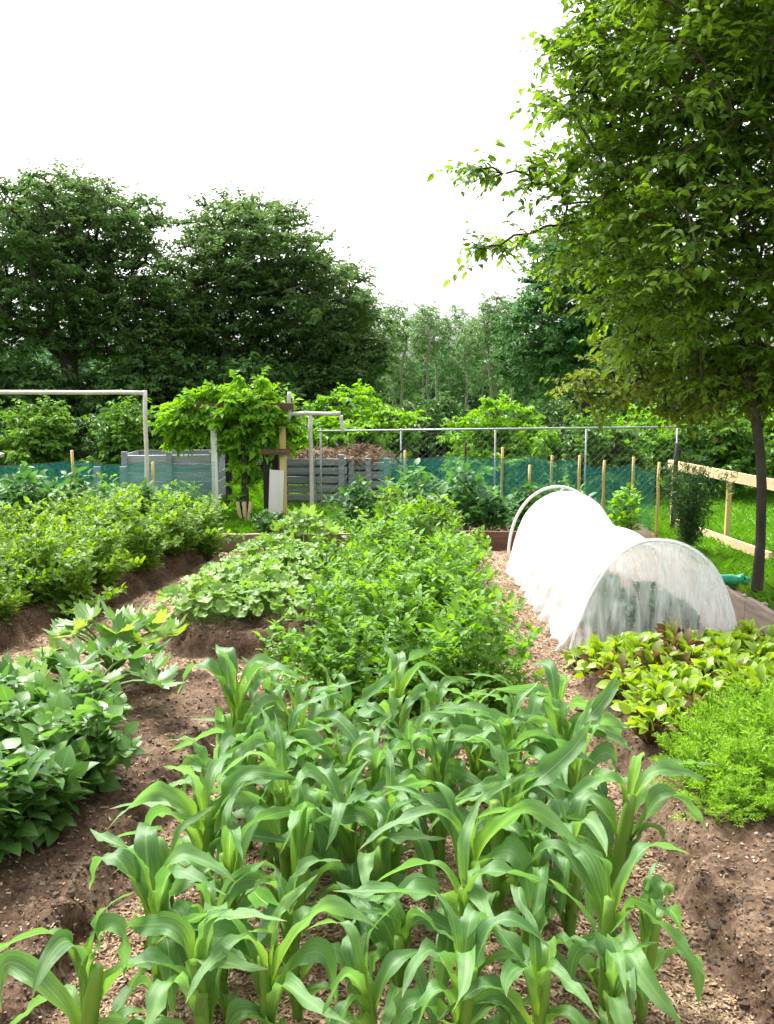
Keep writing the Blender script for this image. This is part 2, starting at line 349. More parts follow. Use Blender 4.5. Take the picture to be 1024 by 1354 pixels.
BEDS = [  # polygon, height
    ([(-.88, 5.5), (-1.30, 5.82), (-3.2, 5.5), (-6, 5.2), (-6, 1.0), (-1.22, 1.0), (-1.10, 2.4), (-1.05, 3.8), (-.92, 4.8)], .15),   # bean bed
    ([(1.30, 5.75), (1.22, 4.9), (1.20, 4.15), (1.17, 3.4), (1.18, 2.7), (1.2, 1.0), (5, 1.0), (5, 6.25), (1.6, 6.2)], .14),          # beet and carrot bed
    ([(-1.72, 7.0), (-1.42, 6.42), (-.66, 6.40), (-.5, 7.0), (-.55, 10.0), (-1.55, 10.4)], .16),                                    # broad-leaf bed
    ([(-6, 6.5), (-3.0, 6.62), (-2.78, 7.2), (-2.4, 8.3), (-2.05, 10.3), (-6, 10.4)], .15),                                        # bushy row bed
]
def ground_z(x, y):
    x = np.asarray(x, float); y = np.asarray(y, float)
    z = np.zeros(np.broadcast(x, y).shape)
    wob = fbm(x, y, 3.0, 5) * .09 + fbm(x, y, 11, 9, 3) * .08
    for poly, h in BEDS:
        d = sdf(poly, x, y) + wob
        t = np.clip(d / .17 + .35, 0, 1); z = np.maximum(z, h * t * t * (3 - 2 * t)) - .055 * np.exp(-((d + .075) / .05) ** 2)
    garden = np.clip((12.2 - y) / 1.0, 0, 1) * np.clip((6 - np.abs(x)) / 1.0, 0, 1)
    z = z + garden * (fbm(x, y, 1.2, 1) * .03 + fbm(x, y, 6, 2) * .03 + fbm(x, y, 20, 3) * .03)
    far = np.clip((y - 22) / 30, 0, 1)
    return z + far * fbm(x, y, .05, 8) * .8
def bed_mask(x, y):
    wob = fbm(x, y, 3.0, 5) * .09 + fbm(x, y, 11, 9, 3) * .08
    d = np.max([sdf(p, x, y) for p, h in BEDS], 0) + wob
    return np.clip(d / .08 + 1.6, 0, 1)
def gz(x, y): return float(ground_z(np.array([x]), np.array([y]))[0])

xs = np.unique(np.concatenate([-np.geomspace(6.5, 900, 22), np.arange(-6.3, -2.6, .09), np.arange(-2.6, 2.6, .022), np.arange(2.6, 6.4, .09), np.geomspace(6.5, 900, 22)]))
ys = np.unique(np.concatenate([-np.geomspace(1, 600, 12), np.arange(0, 2, .25), np.arange(2.0, 7.2, .022), np.arange(7.2, 12.4, .05), np.geomspace(12.5, 1500, 40)]))
X, Y = np.meshgrid(xs, ys)
Z = ground_z(X, Y)
msk_bed = bed_mask(X, Y)
inside = (np.abs(X + .8) < 5.4) & (Y < 12.6) & (Y > -30)
grassm = np.clip(np.maximum.reduce([(Y - 12.6) / .5, np.where(Y > 6.2, (X - 3.35 - .05 * (Y - 8)) / .25, -9), (np.abs(X) - 7) / .4]) + fbm(X, Y, 2, 4), 0, 1)
chipm = np.clip(1 - msk_bed + fbm(X, Y, 5, 14) * .9 - .05, 0, 1) * (Y < 11) * (1 - grassm)
chipm = np.where(Y > 10.55, 0.25, chipm)
cvv = np.stack([chipm, grassm, np.zeros_like(chipm)], -1).reshape(-1, 3)
ny, nx = X.shape
ii = (np.arange(ny - 1)[:, None] * nx + np.arange(nx - 1)[None]).ravel()
g = MB(); g.add(np.stack([X, Y, Z], -1).reshape(-1, 3), np.stack([ii, ii + 1, ii + nx + 1, ii + nx], 1), cvv)
tag(g.build('ground', M['ground'], smooth=True), 'brown garden soil with raised beds, furrows and wood chip paths', kind='structure')

# wood chips lying on the paths (nobody could count them), and clods of soil on the beds
def scatter_chips():
    n = 150000
    y = 2.2 + (rng.random(n) ** 1.8) * 8.3; x = (rng.random(n) - .5) * 2 * (0.50 * y + .35)
    keep = rng.random(n) < np.clip(1.0 - bed_mask(x, y) + .09, 0, 1); x = x[keep]; y = y[keep]; n = len(x)
    L = rng.gamma(2.2, .0035, n) + .003; L *= np.where(bed_mask(x, y) > .5, .55, 1.0); W = rng.uniform(.002, .0055, n); H = rng.uniform(.001, .0035, n)
    yaw = rng.random(n) * 2 * pi; d = np.stack([np.cos(yaw), np.sin(yaw), rng.normal(0, .3, n)], 1); d = norm(d)
    up = norm(np.stack([rng.normal(0, .4, n), rng.normal(0, .4, n), np.ones(n)], 1)); s = norm(np.cross(d, up)); up = np.cross(s, d)
    P = np.stack([x, y, ground_z(x, y) + .004], 1)
    cs = np.array([[-1, -1, 0], [1, -.8, 0], [.9, 1, 0], [-1, .7, 0], [-1, -1, 1], [1, -.8, 1], [.9, 1, 1], [-1, .7, 1]])
    V = P[:, None] + cs[None, :, 0, None] * d[:, None] * L[:, None, None] + cs[None, :, 1, None] * s[:, None] * W[:, None, None] + cs[None, :, 2, None] * up[:, None] * H[:, None, None]
    F = (CUBE_F[1:][None] + (np.arange(n) * 8)[:, None, None]).reshape(-1, 4)
    c = np.zeros((n * 8, 3)); c[:, 0] = np.repeat(rng.random(n) ** 1.3, 8)
    mb = MB(); mb.add(V.reshape(-1, 3), F, c)
    tag(mb.build('wood_chips', M['chip']), 'tan and reddish wood chips spread over the paths between beds', 'mulch', kind='stuff')
scatter_chips()
def scatter_clods():
    n = 80000
    y = 2.2 + (rng.random(n) ** 1.6) * 6; x = (rng.random(n) - .5) * 2 * (0.5 * y + .4)
    keep = rng.random(n) < bed_mask(x, y) * (.25 + vnoise(x, y, 4, 6)); x = x[keep]; y = y[keep]; n = len(x)
    P = np.stack([x, y, ground_z(x, y)], 1); s = rng.gamma(1.2, .0026, n) + .0012
    k = 5; th = np.arange(k) * 2 * pi / k; pr = [(0, 1.0), (.8, .55), (1.0, -.1), (.6, -.7)]
    base = np.concatenate([[[0, 0, .8]]] + [np.stack([r_ * np.cos(th + i), r_ * np.sin(th + i), np.full(k, z_)], 1) for i, (r_, z_) in enumerate(pr[1:])])
    V = P[:, None] + base[None] * rng.uniform(.65, 1.3, (n, len(base), 1)) * s[:, None, None] * rng.uniform(.7, 1.3, (n, 1, 3))
    i = np.arange(k); j = (i + 1) % k
    F3 = np.stack([np.zeros(k, int), 1 + i, 1 + j], 1); F4 = np.concatenate([np.stack([1 + q * k + i, 1 + (q + 1) * k + i, 1 + (q + 1) * k + j, 1 + q * k + j], 1) for q in (0, 1)])
    m_ = len(base); off = (np.arange(n) * m_)[:, None, None]
    c = np.zeros((n * m_, 3)); c[:, 0] = np.repeat(rng.random(n), m_)
    mb = MB(); mb.add(V.reshape(-1, 3), (F4[None] + off).reshape(-1, 4), c); mb.f.append((F3[None] + off).reshape(-1, 3))
    tag(mb.build('soil_clods', M['clod']), 'loose dark brown crumbs of soil lying on the raised beds', 'soil', kind='stuff')
scatter_clods()

ORD = ['first', 'second', 'third', 'fourth', 'fifth', 'sixth', 'seventh', 'eighth', 'ninth', 'tenth', 'eleventh', 'twelfth']

# ------------------------------------------------------------------ corn
def corn_leaf(h0, az, L, wmax, e0, bend, twist, curl=.0):
    K = 26; t = np.linspace(0, 1, K + 1)
    tk = rng.uniform(.30, .62); q_ = np.clip((t - tk + .14) / .28, 0, 1); kk = rng.uniform(.45, .85)
    el = e0 - bend * ((1 - kk) * t + kk * q_ * q_ * (3 - 2 * q_))
    azs = az + curl * t * t
    ds = L / K
    d = np.stack([np.cos(el) * np.cos(azs), np.cos(el) * np.sin(azs), np.sin(el)], 1)
    p = np.array([0, 0, h0]) + np.concatenate([[np.zeros(3)], np.cumsum(d[:-1] * ds, 0)])
    p[:, 0] += .012 * cos(az); p[:, 1] += .012 * sin(az)
    side = np.stack([-np.sin(azs), np.cos(azs), np.zeros(K + 1)], 1)
    up = np.cross(side, d) * -1
    up = np.where(up[:, 2:3] * 0 + 1 > 0, np.cross(d, side), up)
    tw = twist * t ** 1.5
    s2 = side * np.cos(tw)[:, None] + up * np.sin(tw)[:, None]; u2 = -side * np.sin(tw)[:, None] + up * np.cos(tw)[:, None]
    wd = wmax * np.clip((.45 + 1.9 * t) , 0, 1) * np.clip(1 - np.clip((t - .42) / .58, 0, 1) ** 1.7, 0.02, 1)
    vee = .75 * (1 - t) ** 1.5 + .12
    ph = rng.random() * 6.28; fr = rng.uniform(1.8, 3.8); amp = rng.uniform(.2, .55)
    cols = np.array([-1, -.5, 0, .5, 1.]); V = []; c = []
    var = rng.random()
    for j, q in enumerate(cols):
        wave = amp * wd * (abs(q) ** 2) * (np.sin(fr * 2 * pi * t + ph + (1.8 if q > 0 else 0)) + .45 * np.sin(fr * 4.6 * pi * t + ph * 2 + q)) * np.clip(t * 4, 0, 1)
        V.append(p + s2 * (q * wd * np.cos(vee * abs(q)))[:, None] + u2 * (abs(q) * wd * np.sin(vee * abs(q)) + wave)[:, None])
        c.append(np.stack([np.full(K + 1, var), np.full(K + 1, abs(q)), t], 1))
    V = np.stack(V, 1).reshape(-1, 3); c = np.stack(c, 1).reshape(-1, 3)
    F = [[i * 5 + j, i * 5 + j + 1, i * 5 + j + 6, i * 5 + j + 5] for i in range(K) for j in range(4)]
    mb = MB(); mb.add(V, F, c); return mb
def make_corn(h, n):
    root = empty('corn_plant', (0, 0, 0))
    tall = h * .70
    tl = np.linspace(0, 1, 9); st = MB()
    bx, by = rng.normal(0, .02, 2)
    pts = np.stack([bx * tl ** 2, by * tl ** 2, tall * tl], 1)
    tube(st, pts, np.interp(tl, [0, .3, .7, 1], [.016, .022, .024, .016]), 8)
    st.build('stalk', M['corn_stalk'], root, True)
    az = rng.random() * 6.28
    for i in range(n):
        f = i / (n - 1)
        a = az + (i % 2) * pi + rng.normal(0, .45) + .25 * i
        hh = tall * (.10 + .84 * f ** .85)
        L = h * (.56 + .26 * sin(pi * min(1, .15 + f * .8))) * rng.uniform(.82, 1.12)
        e0 = R(66 + 16 * f + rng.normal(0, 8)); bend = R(138 - 22 * f + rng.normal(0, 30))
        w_ = (.026 + .013 * sin(pi * min(1, .2 + .75 * f))) * rng.uniform(.85, 1.1) * (h / .62)
        if i == n - 1: e0, bend, L, w_ = R(84), R(60), L * .8, w_ * .75
        if i == n - 2: e0, bend = R(78), R(105)
        corn_leaf(hh, a, L, w_, e0, bend, rng.normal(0, 1.1), rng.normal(0, .9)).build('leaf', M['corn'], root, True)
    return root
# rows from near to far: (depth, [x positions])
CORN = [
    (2.34, [-.84, -.48, -.24, -.02, .20, .42, .66]),
    (2.62, [-.66, -.42, -.18, .06, .30, .54, .80]),
    (2.92, [-.74, -.50, -.26, -.02, .22, .46, .70]),
    (3.22, [-.62, -.38, -.14, .08, .32, .56, .80]),
    (3.52, [-.74, -.50, -.26, -.02, .22, .46, .72]),
    (3.82, [-.62, -.36, -.12, .12, .36, .58, .80]),
    (4.12, [-.70, -.40, -.10, .18, .46, .72]),
    (4.40, [-.56, -.28, .02, .30, .60]),
]
protos = [make_corn(rng.uniform(.54, .63), n) for n in (9, 10, 10, 11, 9, 10, 11, 10, 9, 11)]
cnt = 0; used = set()
ROWN = ['nearest row, cut by the bottom edge', 'second row from the front', 'third row from the front', 'fourth row from the front', 'fifth row from the front', 'sixth row from the front', 'seventh row from the front', 'farthest row beside the potato plants']
for r_, (yy, xl) in enumerate(CORN):
    for k, xx in enumerate(xl):
        q = (cnt * 3 + r_) % 10
        o = protos[q] if q not in used else copy_tree(protos[q]); used.add(q)
        x = xx + rng.normal(0, .045); y = yy + rng.normal(0, .05)
        o.location = (x, y, gz(x, y) - .01); o.rotation_euler = (rng.normal(0, .06), rng.normal(0, .06), rng.random() * 6.28)
        s = rng.uniform(.88, 1.22) * (.92 if r_ < 2 else 1.0); o.scale = (s, s, s * 1.04)
        tag(o, 'green young corn plant, %s from left in the %s' % (ORD[k], ROWN[r_]), 'corn plant', 'young corn plants in the middle bed')
        cnt += 1

# ------------------------------------------------------------------ leafy bushes (compound leaves on splayed stems)
OVAL = leaf_tpl('oval', 3, .58, .3, .22); HEART = leaf_tpl('heart', 5, .86, .22, .3); DIA = leaf_tpl('diamond', 1, .5, .5, .2); DIAW = leaf_tpl('diamond', 1, .62, .4, .25)
SLIM = leaf_tpl('diamond', 1, .16, .3, .15)
def compound(mb, P, dirs, L, nl, ls, tpl, upj=.35):
    """compound leaves: leaflets in pairs along a rachis and one at its end"""
    n = len(P); dirs = norm(dirs)
    up0 = np.tile([0, 0, 1.], (n, 1)) + rvec(n, .25)
    side = norm(np.cross(dirs, up0)); var = rng.random(n)
    L = np.broadcast_to(L, n)
    for i in range(nl):
        t = .30 + .7 * (i // 2 + 1) / ((nl + 1) // 2)
        last = i == nl - 1
        sg = 0 if last else (1 if i % 2 else -1)
        pos = P + dirs * (L * t)[:, None] + np.array([0, 0, -1]) * (L * t * t * .28)[:, None]
        if last: t = 1
        fwd = dirs * (.9 if last else .35) + side * sg + rvec(n, .15) + np.array([0, 0, -.18])
        put_leaves(mb, tpl, pos, fwd, up0 + rvec(n, upj), ls * rng.uniform(.75, 1.2, n) * (1.2 if last else .9), np.clip(var + rng.normal(0, .12, n), 0, 1))
def make_bush(name, h, r, stems, nodes, leafL, nl, ls, mat, smat, tpl, spread=.55, stemr=.006, low=.25, skirt=False):
    root = empty(name, (0, 0, 0)); st = MB(); fo = MB()
    for s in range(stems):
        az = 2 * pi * s / stems + rng.normal(0, .4); lean = r * rng.uniform(.25, 1) if s else .05
        hh = h * rng.uniform(.72, 1.0) * (1 - .28 * (lean / r) ** 2)
        if skirt and s % 3 == 1: lean, hh = r * rng.uniform(.85, 1.2), h * rng.uniform(.28, .5)
        t = np.linspace(0, 1, 8)
        pts = np.stack([lean * t ** 1.4 * cos(az) * spread * 1.7, lean * t ** 1.4 * sin(az) * spread * 1.7, hh * t - .15 * lean * t * t], 1) + np.cumsum(rvec(8, .006), 0)
        tube(st, pts, np.linspace(stemr, stemr * .4, 8), 5)
        tt = np.linspace(low, 1, nodes) + rng.normal(0, .03, nodes); tt = np.clip(tt, 0, 1)
        P = np.stack([np.interp(tt, t, pts[:, q]) for q in range(3)], 1)
        a = az + np.arange(nodes) * 2.4 + rng.normal(0, .4, nodes)
        el = R(15) + R(45) * tt
        D = np.stack([np.cos(a) * np.cos(el), np.sin(a) * np.cos(el), np.sin(el)], 1)
        compound(fo, P, D, leafL * rng.uniform(.7, 1.15, nodes) * (1.1 - .45 * tt), nl, ls, tpl)
    st.build('stem', smat, root); fo.build('foliage', mat, root, True)
    return root
def place(protos, spots, labels, cat, group=None, jr=.04, sc=(.9, 1.12), sink=.01):
    used = set()
    for i, (x, y, s) in enumerate(spots):
        q = i % len(protos)
        o = protos[q] if q not in used else copy_tree(protos[q]); used.add(q)
        x += rng.normal(0, jr); y += rng.normal(0, jr)
        o.location = (x, y, gz(x, y) - sink); o.rotation_euler = (0, 0, rng.random() * 6.28)
        s *= rng.uniform(*sc); o.scale = (s, s, s * rng.uniform(.95, 1.05))
        tag(o, labels(i) if callable(labels) else labels, cat, group)

# potato row
pot = [make_bush('potato_plant', .74, .38, 17, 17, .17, 7, .056, M['potato'], M['potato_stem'], OVAL, low=.12, skirt=True) for _ in range(4)]
spots = []; labs = []
rows = [(5.35, [-.28, .14, .55]), (6.05, [-.30, .12, .52]), (6.8, [-.24, .16, .55]), (7.6, [-.22, .2, .58]), (8.4, [-.2, .22, .6]), (9.2, [-.12, .26, .62])]
cols3 = ['left', 'middle', 'right']
for a, (yy, xl) in enumerate(rows):
    for b, xx in enumerate(xl):
        spots.append((xx, yy, (1.04 if b == 1 else .96))); labs.append('bushy potato plant, %s one in the %s row behind the corn' % (cols3[b], ORD[a]))
place(pot, spots, lambda i: labs[i], 'potato plant', 'potato plants in the middle bed')
big = [make_bush('potato_plant', .84, .40, 14, 14, .19, 7, .062, M['tomato'], M['potato_stem'], OVAL) for _ in range(2)]
place(big, [(.05, 10.25, 1.0), (.58, 10.15, .95)], lambda i: ['tall yellow green bushy plant at the far left end of the potato rows', 'tall yellow green bushy plant at the far right end of the potato rows'][i], 'potato plant', 'potato plants in the middle bed')
lone = make_bush('potato_plant', .5, .2, 5, 8, .15, 7, .058, M['potato'], M['potato_stem'], OVAL)
place([lone], [(-.58, 5.75, 1)], 'small lone potato plant with bare lower stem, left of the potato rows', 'potato plant', 'potato plants in the middle bed')

# bushy row, far left bed
tom = [make_bush('bushy_plant', .70, .42, 18, 17, .17, 7, .056, M['tomato'], M['potato_stem'], OVAL, low=.08, skirt=True) for _ in range(4)]
spots = []; labs = []
for a, (yy, xl) in enumerate([(6.95, [-3.55, -3.12]), (7.55, [-3.45, -3.02, -2.62]), (8.2, [-3.55, -3.05, -2.55]), (8.9, [-3.5, -2.95, -2.4]), (9.6, [-3.3, -2.8, -2.25]), (10.15, [-2.95, -2.45, -2.05])]):
    for b, xx in enumerate(xl):
        spots.append((xx, yy, .95)); labs.append('yellow green bushy plant at far left, %s from right in %s row' % (ORD[len(xl) - 1 - b], ORD[a]))
place(tom, spots, lambda i: labs[i], 'vegetable plant', 'bushy plants in the far left bed')

# ------------------------------------------------------------------ broad leaves on petioles
def palm_tpl(lobes, serr, cup, seed):
    rs = np.random.default_rng(seed); n = 60
    th = np.linspace(-pi, pi, n, endpoint=False) + pi / n
    rr = .5 * (1 - .34 * np.exp(-((np.abs(th) - pi) / .28) ** 2) * 2)
    rr *= 1 + lobes * np.cos(5 * th) * (np.abs(th) < 2.55) + serr * np.where(np.arange(n) % 2, 1, -1)
    rr *= 1 + .12 * np.cos(th)
    v = [[0, 0, 0]]; ac = [0]; al = [0]
    for q in (.5, 1.0):
        for i in range(n):
            r = rr[i] * q
            z = cup * r * r * 1.6 - .25 * max(0, r * cos(th[i])) ** 2 + (.05 * sin(5 * th[i] + 1) + rs.normal(0, .012)) * q
            v.append([r * sin(th[i]), r * cos(th[i]), z]); ac.append(abs(sin(2.5 * th[i])) * .9 + .0); al.append(q)
    i = np.arange(n); j = (i + 1) % n
    return np.array(v), [np.stack([np.zeros(n, int), 1 + j, 1 + i], 1), np.stack([1 + i, 1 + j, 1 + n + j, 1 + n + i], 1)], np.array(ac), np.array(al)
PALM = palm_tpl(.22, .11, .5, 1); ROUND = palm_tpl(.07, .03, .3, 2)
def make_squash(n, rad, h, size, ymix):
    root = empty('squash_plant', (0, 0, 0))
    for i in range(n):
        a = i * 2.4 + rng.normal(0, .3); f = (i + .5) / n
        r = rad * (.35 + .65 * f) * rng.uniform(.85, 1.1); z = h * (1.0 - .45 * f) * rng.uniform(.85, 1.1)
        tip = np.array([r * cos(a), r * sin(a), z])
        t = np.linspace(0, 1, 7)[:, None]
        pts = np.array([0, 0, .02]) * (1 - t) + tip * t + np.array([0, 0, .10]) * np.sin(pi * t) * .6
        lf = MB(); st = MB()
        fwd = np.array([[cos(a + rng.normal(0, .5)), sin(a + rng.normal(0, .5)), -.18 + rng.normal(0, .2)]])
        put_leaves(lf, PALM, tip[None], fwd, np.array([[rng.normal(0, .3), rng.normal(0, .3), 1]]), size * rng.uniform(.75, 1.15))
        o = lf.build('leaf', M['squash_yellow'] if rng.random() < ymix else M['squash'], root, True)
        tube(st, pts, np.linspace(.011, .007, 7), 6); st.build('leaf_stalk', M['potato_stem'], o, True)
    return root
sq = make_squash(18, .40, .38, .25, .35); sq.location = (-1.72, 5.62, gz(-1.72, 5.62)); sq.rotation_euler[2] = .6
tag(sq, 'squash plant with big jagged leaves, some yellowed, beside the cross path', 'squash plant')
sq = make_squash(15, .44, .30, .25, .04); sq.location = (-1.66, 4.95, gz(-1.66, 4.95)); sq.rotation_euler[2] = 2.2
tag(sq, 'low dark green squash plant with silvery spreading leaves behind the bean plants', 'squash plant')
sq = make_squash(12, .36, .22, .22, .0); sq.location = (-2.3, 4.9, gz(-2.3, 4.9))
tag(sq, 'dark green squash plant at the left edge above the bean plants', 'squash plant')

def make_low(name, n, rad, h, size, mat, tpl, steep=.0):
    root = empty(name, (0, 0, 0)); fo = MB(); st = MB()
    a = np.arange(n) * 2.4 + rng.normal(0, .3, n); f = np.sqrt((np.arange(n) + .5) / n)
    r = rad * f; z = h * (1.02 - .55 * f ** 2) * rng.uniform(.75, 1.1, n)
    P = np.stack([r * np.cos(a), r * np.sin(a), z], 1)
    fwd = np.stack([np.cos(a), np.sin(a), -.35 + rng.normal(0, .3, n) + steep], 1) + rvec(n, .35)
    put_leaves(fo, tpl, P, fwd, np.array([0, 0, 1.]) + rvec(n, .3) + .35 * np.stack([np.cos(a), np.sin(a), 0 * a], 1), size * rng.uniform(.7, 1.2, n))
    frusta(st, np.stack([r * .35 * np.cos(a), r * .35 * np.sin(a), 0 * a], 1), P, .004, .003, 4)
    st.build('stem', M['potato_stem'], root); fo.build('foliage', mat, root, True)
    return root
cuk = [make_low('cucumber_plant', 70, .38, .27, .105, M['cuke'], ROUND) for _ in range(3)]
spots = []; labs = []
for a, (yy, xl) in enumerate([(6.95, [-1.40, -1.02]), (7.55, [-1.34, -.98]), (8.2, [-1.25, -.92]), (8.9, [-1.12, -.85])]):
    for b, xx in enumerate(xl):
        spots.append((xx, yy, 1)); labs.append('low broad leaved plant on the mound, %s from left in %s row' % (ORD[b], ORD[a]))
place(cuk, spots, lambda i: labs[i], 'vegetable plant', 'broad leaved plants on the mound left of the potatoes')
cuk2 = make_low('cucumber_plant', 50, .42, .52, .17, M['cuke'], PALM); place([cuk2], [(-.95, 10.35, 1)], 'taller silvery broad leaved plant at the far end of the mound by the timber edge', 'vegetable plant', 'broad leaved plants on the mound left of the potatoes')

# bean plants, front left bed
bean = [make_bush('bean_plant', .38, .29, 12, 13, .12, 3, .070, M['bean'], M['potato_stem'], HEART, low=.2) for _ in range(3)]
spots = []; labs = []
for a, (yy, xl) in enumerate([(3.36, [-1.52, -1.80]), (3.66, [-1.46, -1.82]), (4.02, [-1.46, -1.84, -2.2]), (4.40, [-1.56, -1.98, -2.4])]):
    for b, xx in enumerate(xl):
        spots.append((xx, yy, 1)); labs.append('bean plant in the left front bed, %s from right in %s row' % (ORD[b], ORD[a]))
place(bean, spots, lambda i: labs[i], 'bean plant', 'bean plants in the left front bed')

# beets and carrots, right front bed
def make_beet(mats):
    root = empty('beet_plant', (0, 0, 0)); st = MB(); n = 30
    a = np.arange(n) * 2.4 + rng.normal(0, .4, n); f = (np.arange(n) + .5) / n
    P = np.stack([.085 * f * np.cos(a), .085 * f * np.sin(a), .13 - .07 * f + rng.normal(0, .02, n)], 1)
    el = R(80) - R(55) * f + rng.normal(0, .25, n)
    fwd = np.stack([np.cos(a) * np.cos(el), np.sin(a) * np.cos(el), np.sin(el)], 1) + rvec(n, .2)
    up = np.array([0, 0, 1.]) + rvec(n, .6) - .3 * np.stack([np.cos(a), np.sin(a), 0 * a], 1)
    frusta(st, P * np.array([.15, .15, 0]), P, .004, .003, 4); st.build('stem', M['beet_red'], root)
    sc = .066 * rng.uniform(.6, 1.35, n); red = rng.random(n) < mats[1]; tp = leaf_tpl('blunt', 4, .66, .25, .5)
    for k_, mt in ((~red, 'beet'), (red, 'beet_red')):
        if k_.sum():
            fo = MB(); put_leaves(fo, tp, P[k_], fwd[k_], up[k_], sc[k_]); fo.build('foliage' if mt == mats[0] else 'mixed_foliage', M[mt], root, True)
    return root
bt = [make_beet(('beet', q)) for q in (.03, .09, .02, .12)] + [make_beet(('beet_red', .8))]
spots = []; order = []
for yy in np.arange(4.50, 6.25, .138):
    x0 = 1.34 + max(0, 5.2 - yy) * .02; x1 = min(.5 * yy - .05, 2.9)
    for xx in np.arange(x0, x1, .145):
        if yy < 5.0 and xx > 1.36 + (yy - 4.40) * .85: continue
        spots.append((xx, yy, 1))
spots_red = [s for i, s in enumerate(spots) if i % 11 == 5]; spots_gr = [s for i, s in enumerate(spots) if i % 11 != 5]
place(bt[:4], spots_gr, 'young beet plant with lime green leaves in the dense patch before the white tunnel', 'beet plant', 'green beet plants before the tunnel', .03, (.85, 1.2))
place(bt[4:], spots_red, 'young beet plant with dark red leaves among the lime green beets', 'beet plant', 'red leaved beet plants among the green ones', .03, (.85, 1.15))
def make_carrot():
    fo = MB(); n = 14
    a = np.arange(n) * 2.4 + rng.normal(0, .5, n); f = (np.arange(n) + .5) / n; el = R(80) - R(48) * f + rng.normal(0, .12, n)
    D = np.stack([np.cos(a) * np.cos(el), np.sin(a) * np.cos(el), np.sin(el)], 1); L = rng.uniform(.17, .31, n)
    frusta(fo, np.zeros((n, 3)), D * (L * .55)[:, None], .0025, .0014, 3)
    for t in np.linspace(.42, 1, 7):
        p = D * (L * t)[:, None]; p[:, 2] -= .07 * t ** 3 * (L / .25)
        for sg in (-1, 1):
            sd = norm(np.cross(D, [0, 0, 1.])) * sg; w_ = .05 * (1.25 - t) * np.minimum(1, (t - .3) * 4)
            for u in (.2, .6, 1):
                put_leaves(fo, FEATH, p + (sd + D * .5) * u * w_, sd * rng.uniform(.2, 1) + D * .8 + rvec(n, .45), np.array([0, 0, 1.]) + rvec(n, .5), .026 * rng.uniform(.7, 1.3, n))
    return fo.build('carrot_plant', M['carrot'])
FEATH = leaf_tpl('diamond', 1, .34, .4, .2)
ct = [make_carrot() for _ in range(4)]
spots = []
for yy in np.arange(3.70, 4.90, .115):
    x0 = 1.38 + max(0, yy - 4.25) * .85; x1 = min(.5 * yy + .12, 2.7)
    for xx in np.arange(x0, x1, .105):
        spots.append((xx, yy, .75 if yy < 3.9 or xx < x0 + .1 else 1))
place(ct, spots, 'feathery bright green carrot top in the dense patch at the right edge', 'carrot', 'carrot tops in the right front bed', .025, (.85, 1.2))

# ------------------------------------------------------------------ row cover tunnel
T0, T1 = np.array([1.95, 6.62]), np.array([1.83, 9.35]); HW, HH = .56, .82
hoops = np.array([0, .46, 1.0]); HOOPH = [.84, .73, .85]
root = empty('row_cover_tunnel', (T0[0], T0[1], 0), 0, 'white fabric row cover tunnel over hoops, front end closed to the ground', 'row cover')
ax = (T1 - T0); L = np.linalg.norm(ax); ax /= L; sd = np.array([ax[1], -ax[0]])
nu, nv = 70, 90
u = np.linspace(0, 1.0, nu); v = np.linspace(0, pi, nv)
U, V = np.meshgrid(u, v, indexing='ij')
d = np.min(np.abs(U[..., None] - hoops), -1) * L
sag = np.clip(d / .5, 0, 1) ** .9
Hh = np.interp(U, hoops, HOOPH) - .085 * sag
Wd = .62 - .07 * U - .05 * sag
cx = np.sign(np.cos(V)) * np.abs(np.cos(V)) ** .92
def zexp(U, c): return .85 + .75 * np.clip(1 - U / .4, 0, 1) * (c < 0)
sz = np.maximum(np.sin(V), 0) ** zexp(U, np.cos(V))
flare = np.clip(.22 - sz, 0, 1)
wr = .026 * np.sin(U * 46 + 3 * np.sin(V * 3) + 2 * np.sin(U * 17)) * (1 - sz) ** .8 + .010 * np.sin(U * 90 + V * 5)* (1 - sz)
lat = cx * (Wd + wr + flare * .28); z = Hh * sz
def tw(lat, along, z): return np.stack([lat * sd[0] + along * L * ax[0], lat * sd[1] + along * L * ax[1], z], -1)
mb = MB()
ii = (np.arange(nu - 1)[:, None] * nv + np.arange(nv - 1)[None]).ravel()
mb.add(tw(lat, U, z).reshape(-1, 3), np.stack([ii, ii + nv, ii + nv + 1, ii + 1], 1))
mb.build('fabric_cover', M['fleece'], root, True)
# closed ends: cloth falls from the end hoop to the ground with gathered folds
for e, sg in ((0, -1), (1, 1)):
    mb = MB()
    xk = np.linspace(-1, 1, 110); tk = np.linspace(0, 1, 26)
    Tt, Xk = np.meshgrid(tk, xk, indexing='ij')
    ei = 0 if e == 0 else nu - 1
    o_ = np.argsort(lat[ei]); l2 = lat[ei][o_]; z2 = z[ei][o_]
    lx = np.interp(Xk, np.linspace(-1, 1, nv), l2); zt = np.interp(Xk, np.linspace(-1, 1, nv), z2)
    fold = (.05 * np.sin(Xk * 15 + 2 * np.sin(Xk * 4)) + .02 * np.sin(Xk * 41 + 1)) * Tt ** .7 * np.clip(zt * 3, 0, 1)
    al = sg * (.20 * Tt ** .8 * np.clip(zt * 1.6, 0, 1) + fold) / L
    lx2 = lx * (1 + .04 * Tt) + .02 * np.sin(Xk * 23) * Tt
    m_ = 110; i2 = (np.arange(25)[:, None] * m_ + np.arange(m_ - 1)[None]).ravel()
    mb.add(tw(lx2, e + al, zt * (1 - Tt) + .005).reshape(-1, 3), np.stack([i2, i2 + 1, i2 + m_ + 1, i2 + m_], 1))
    mb.build('end_panel', M['fleece_thin'], root, True)
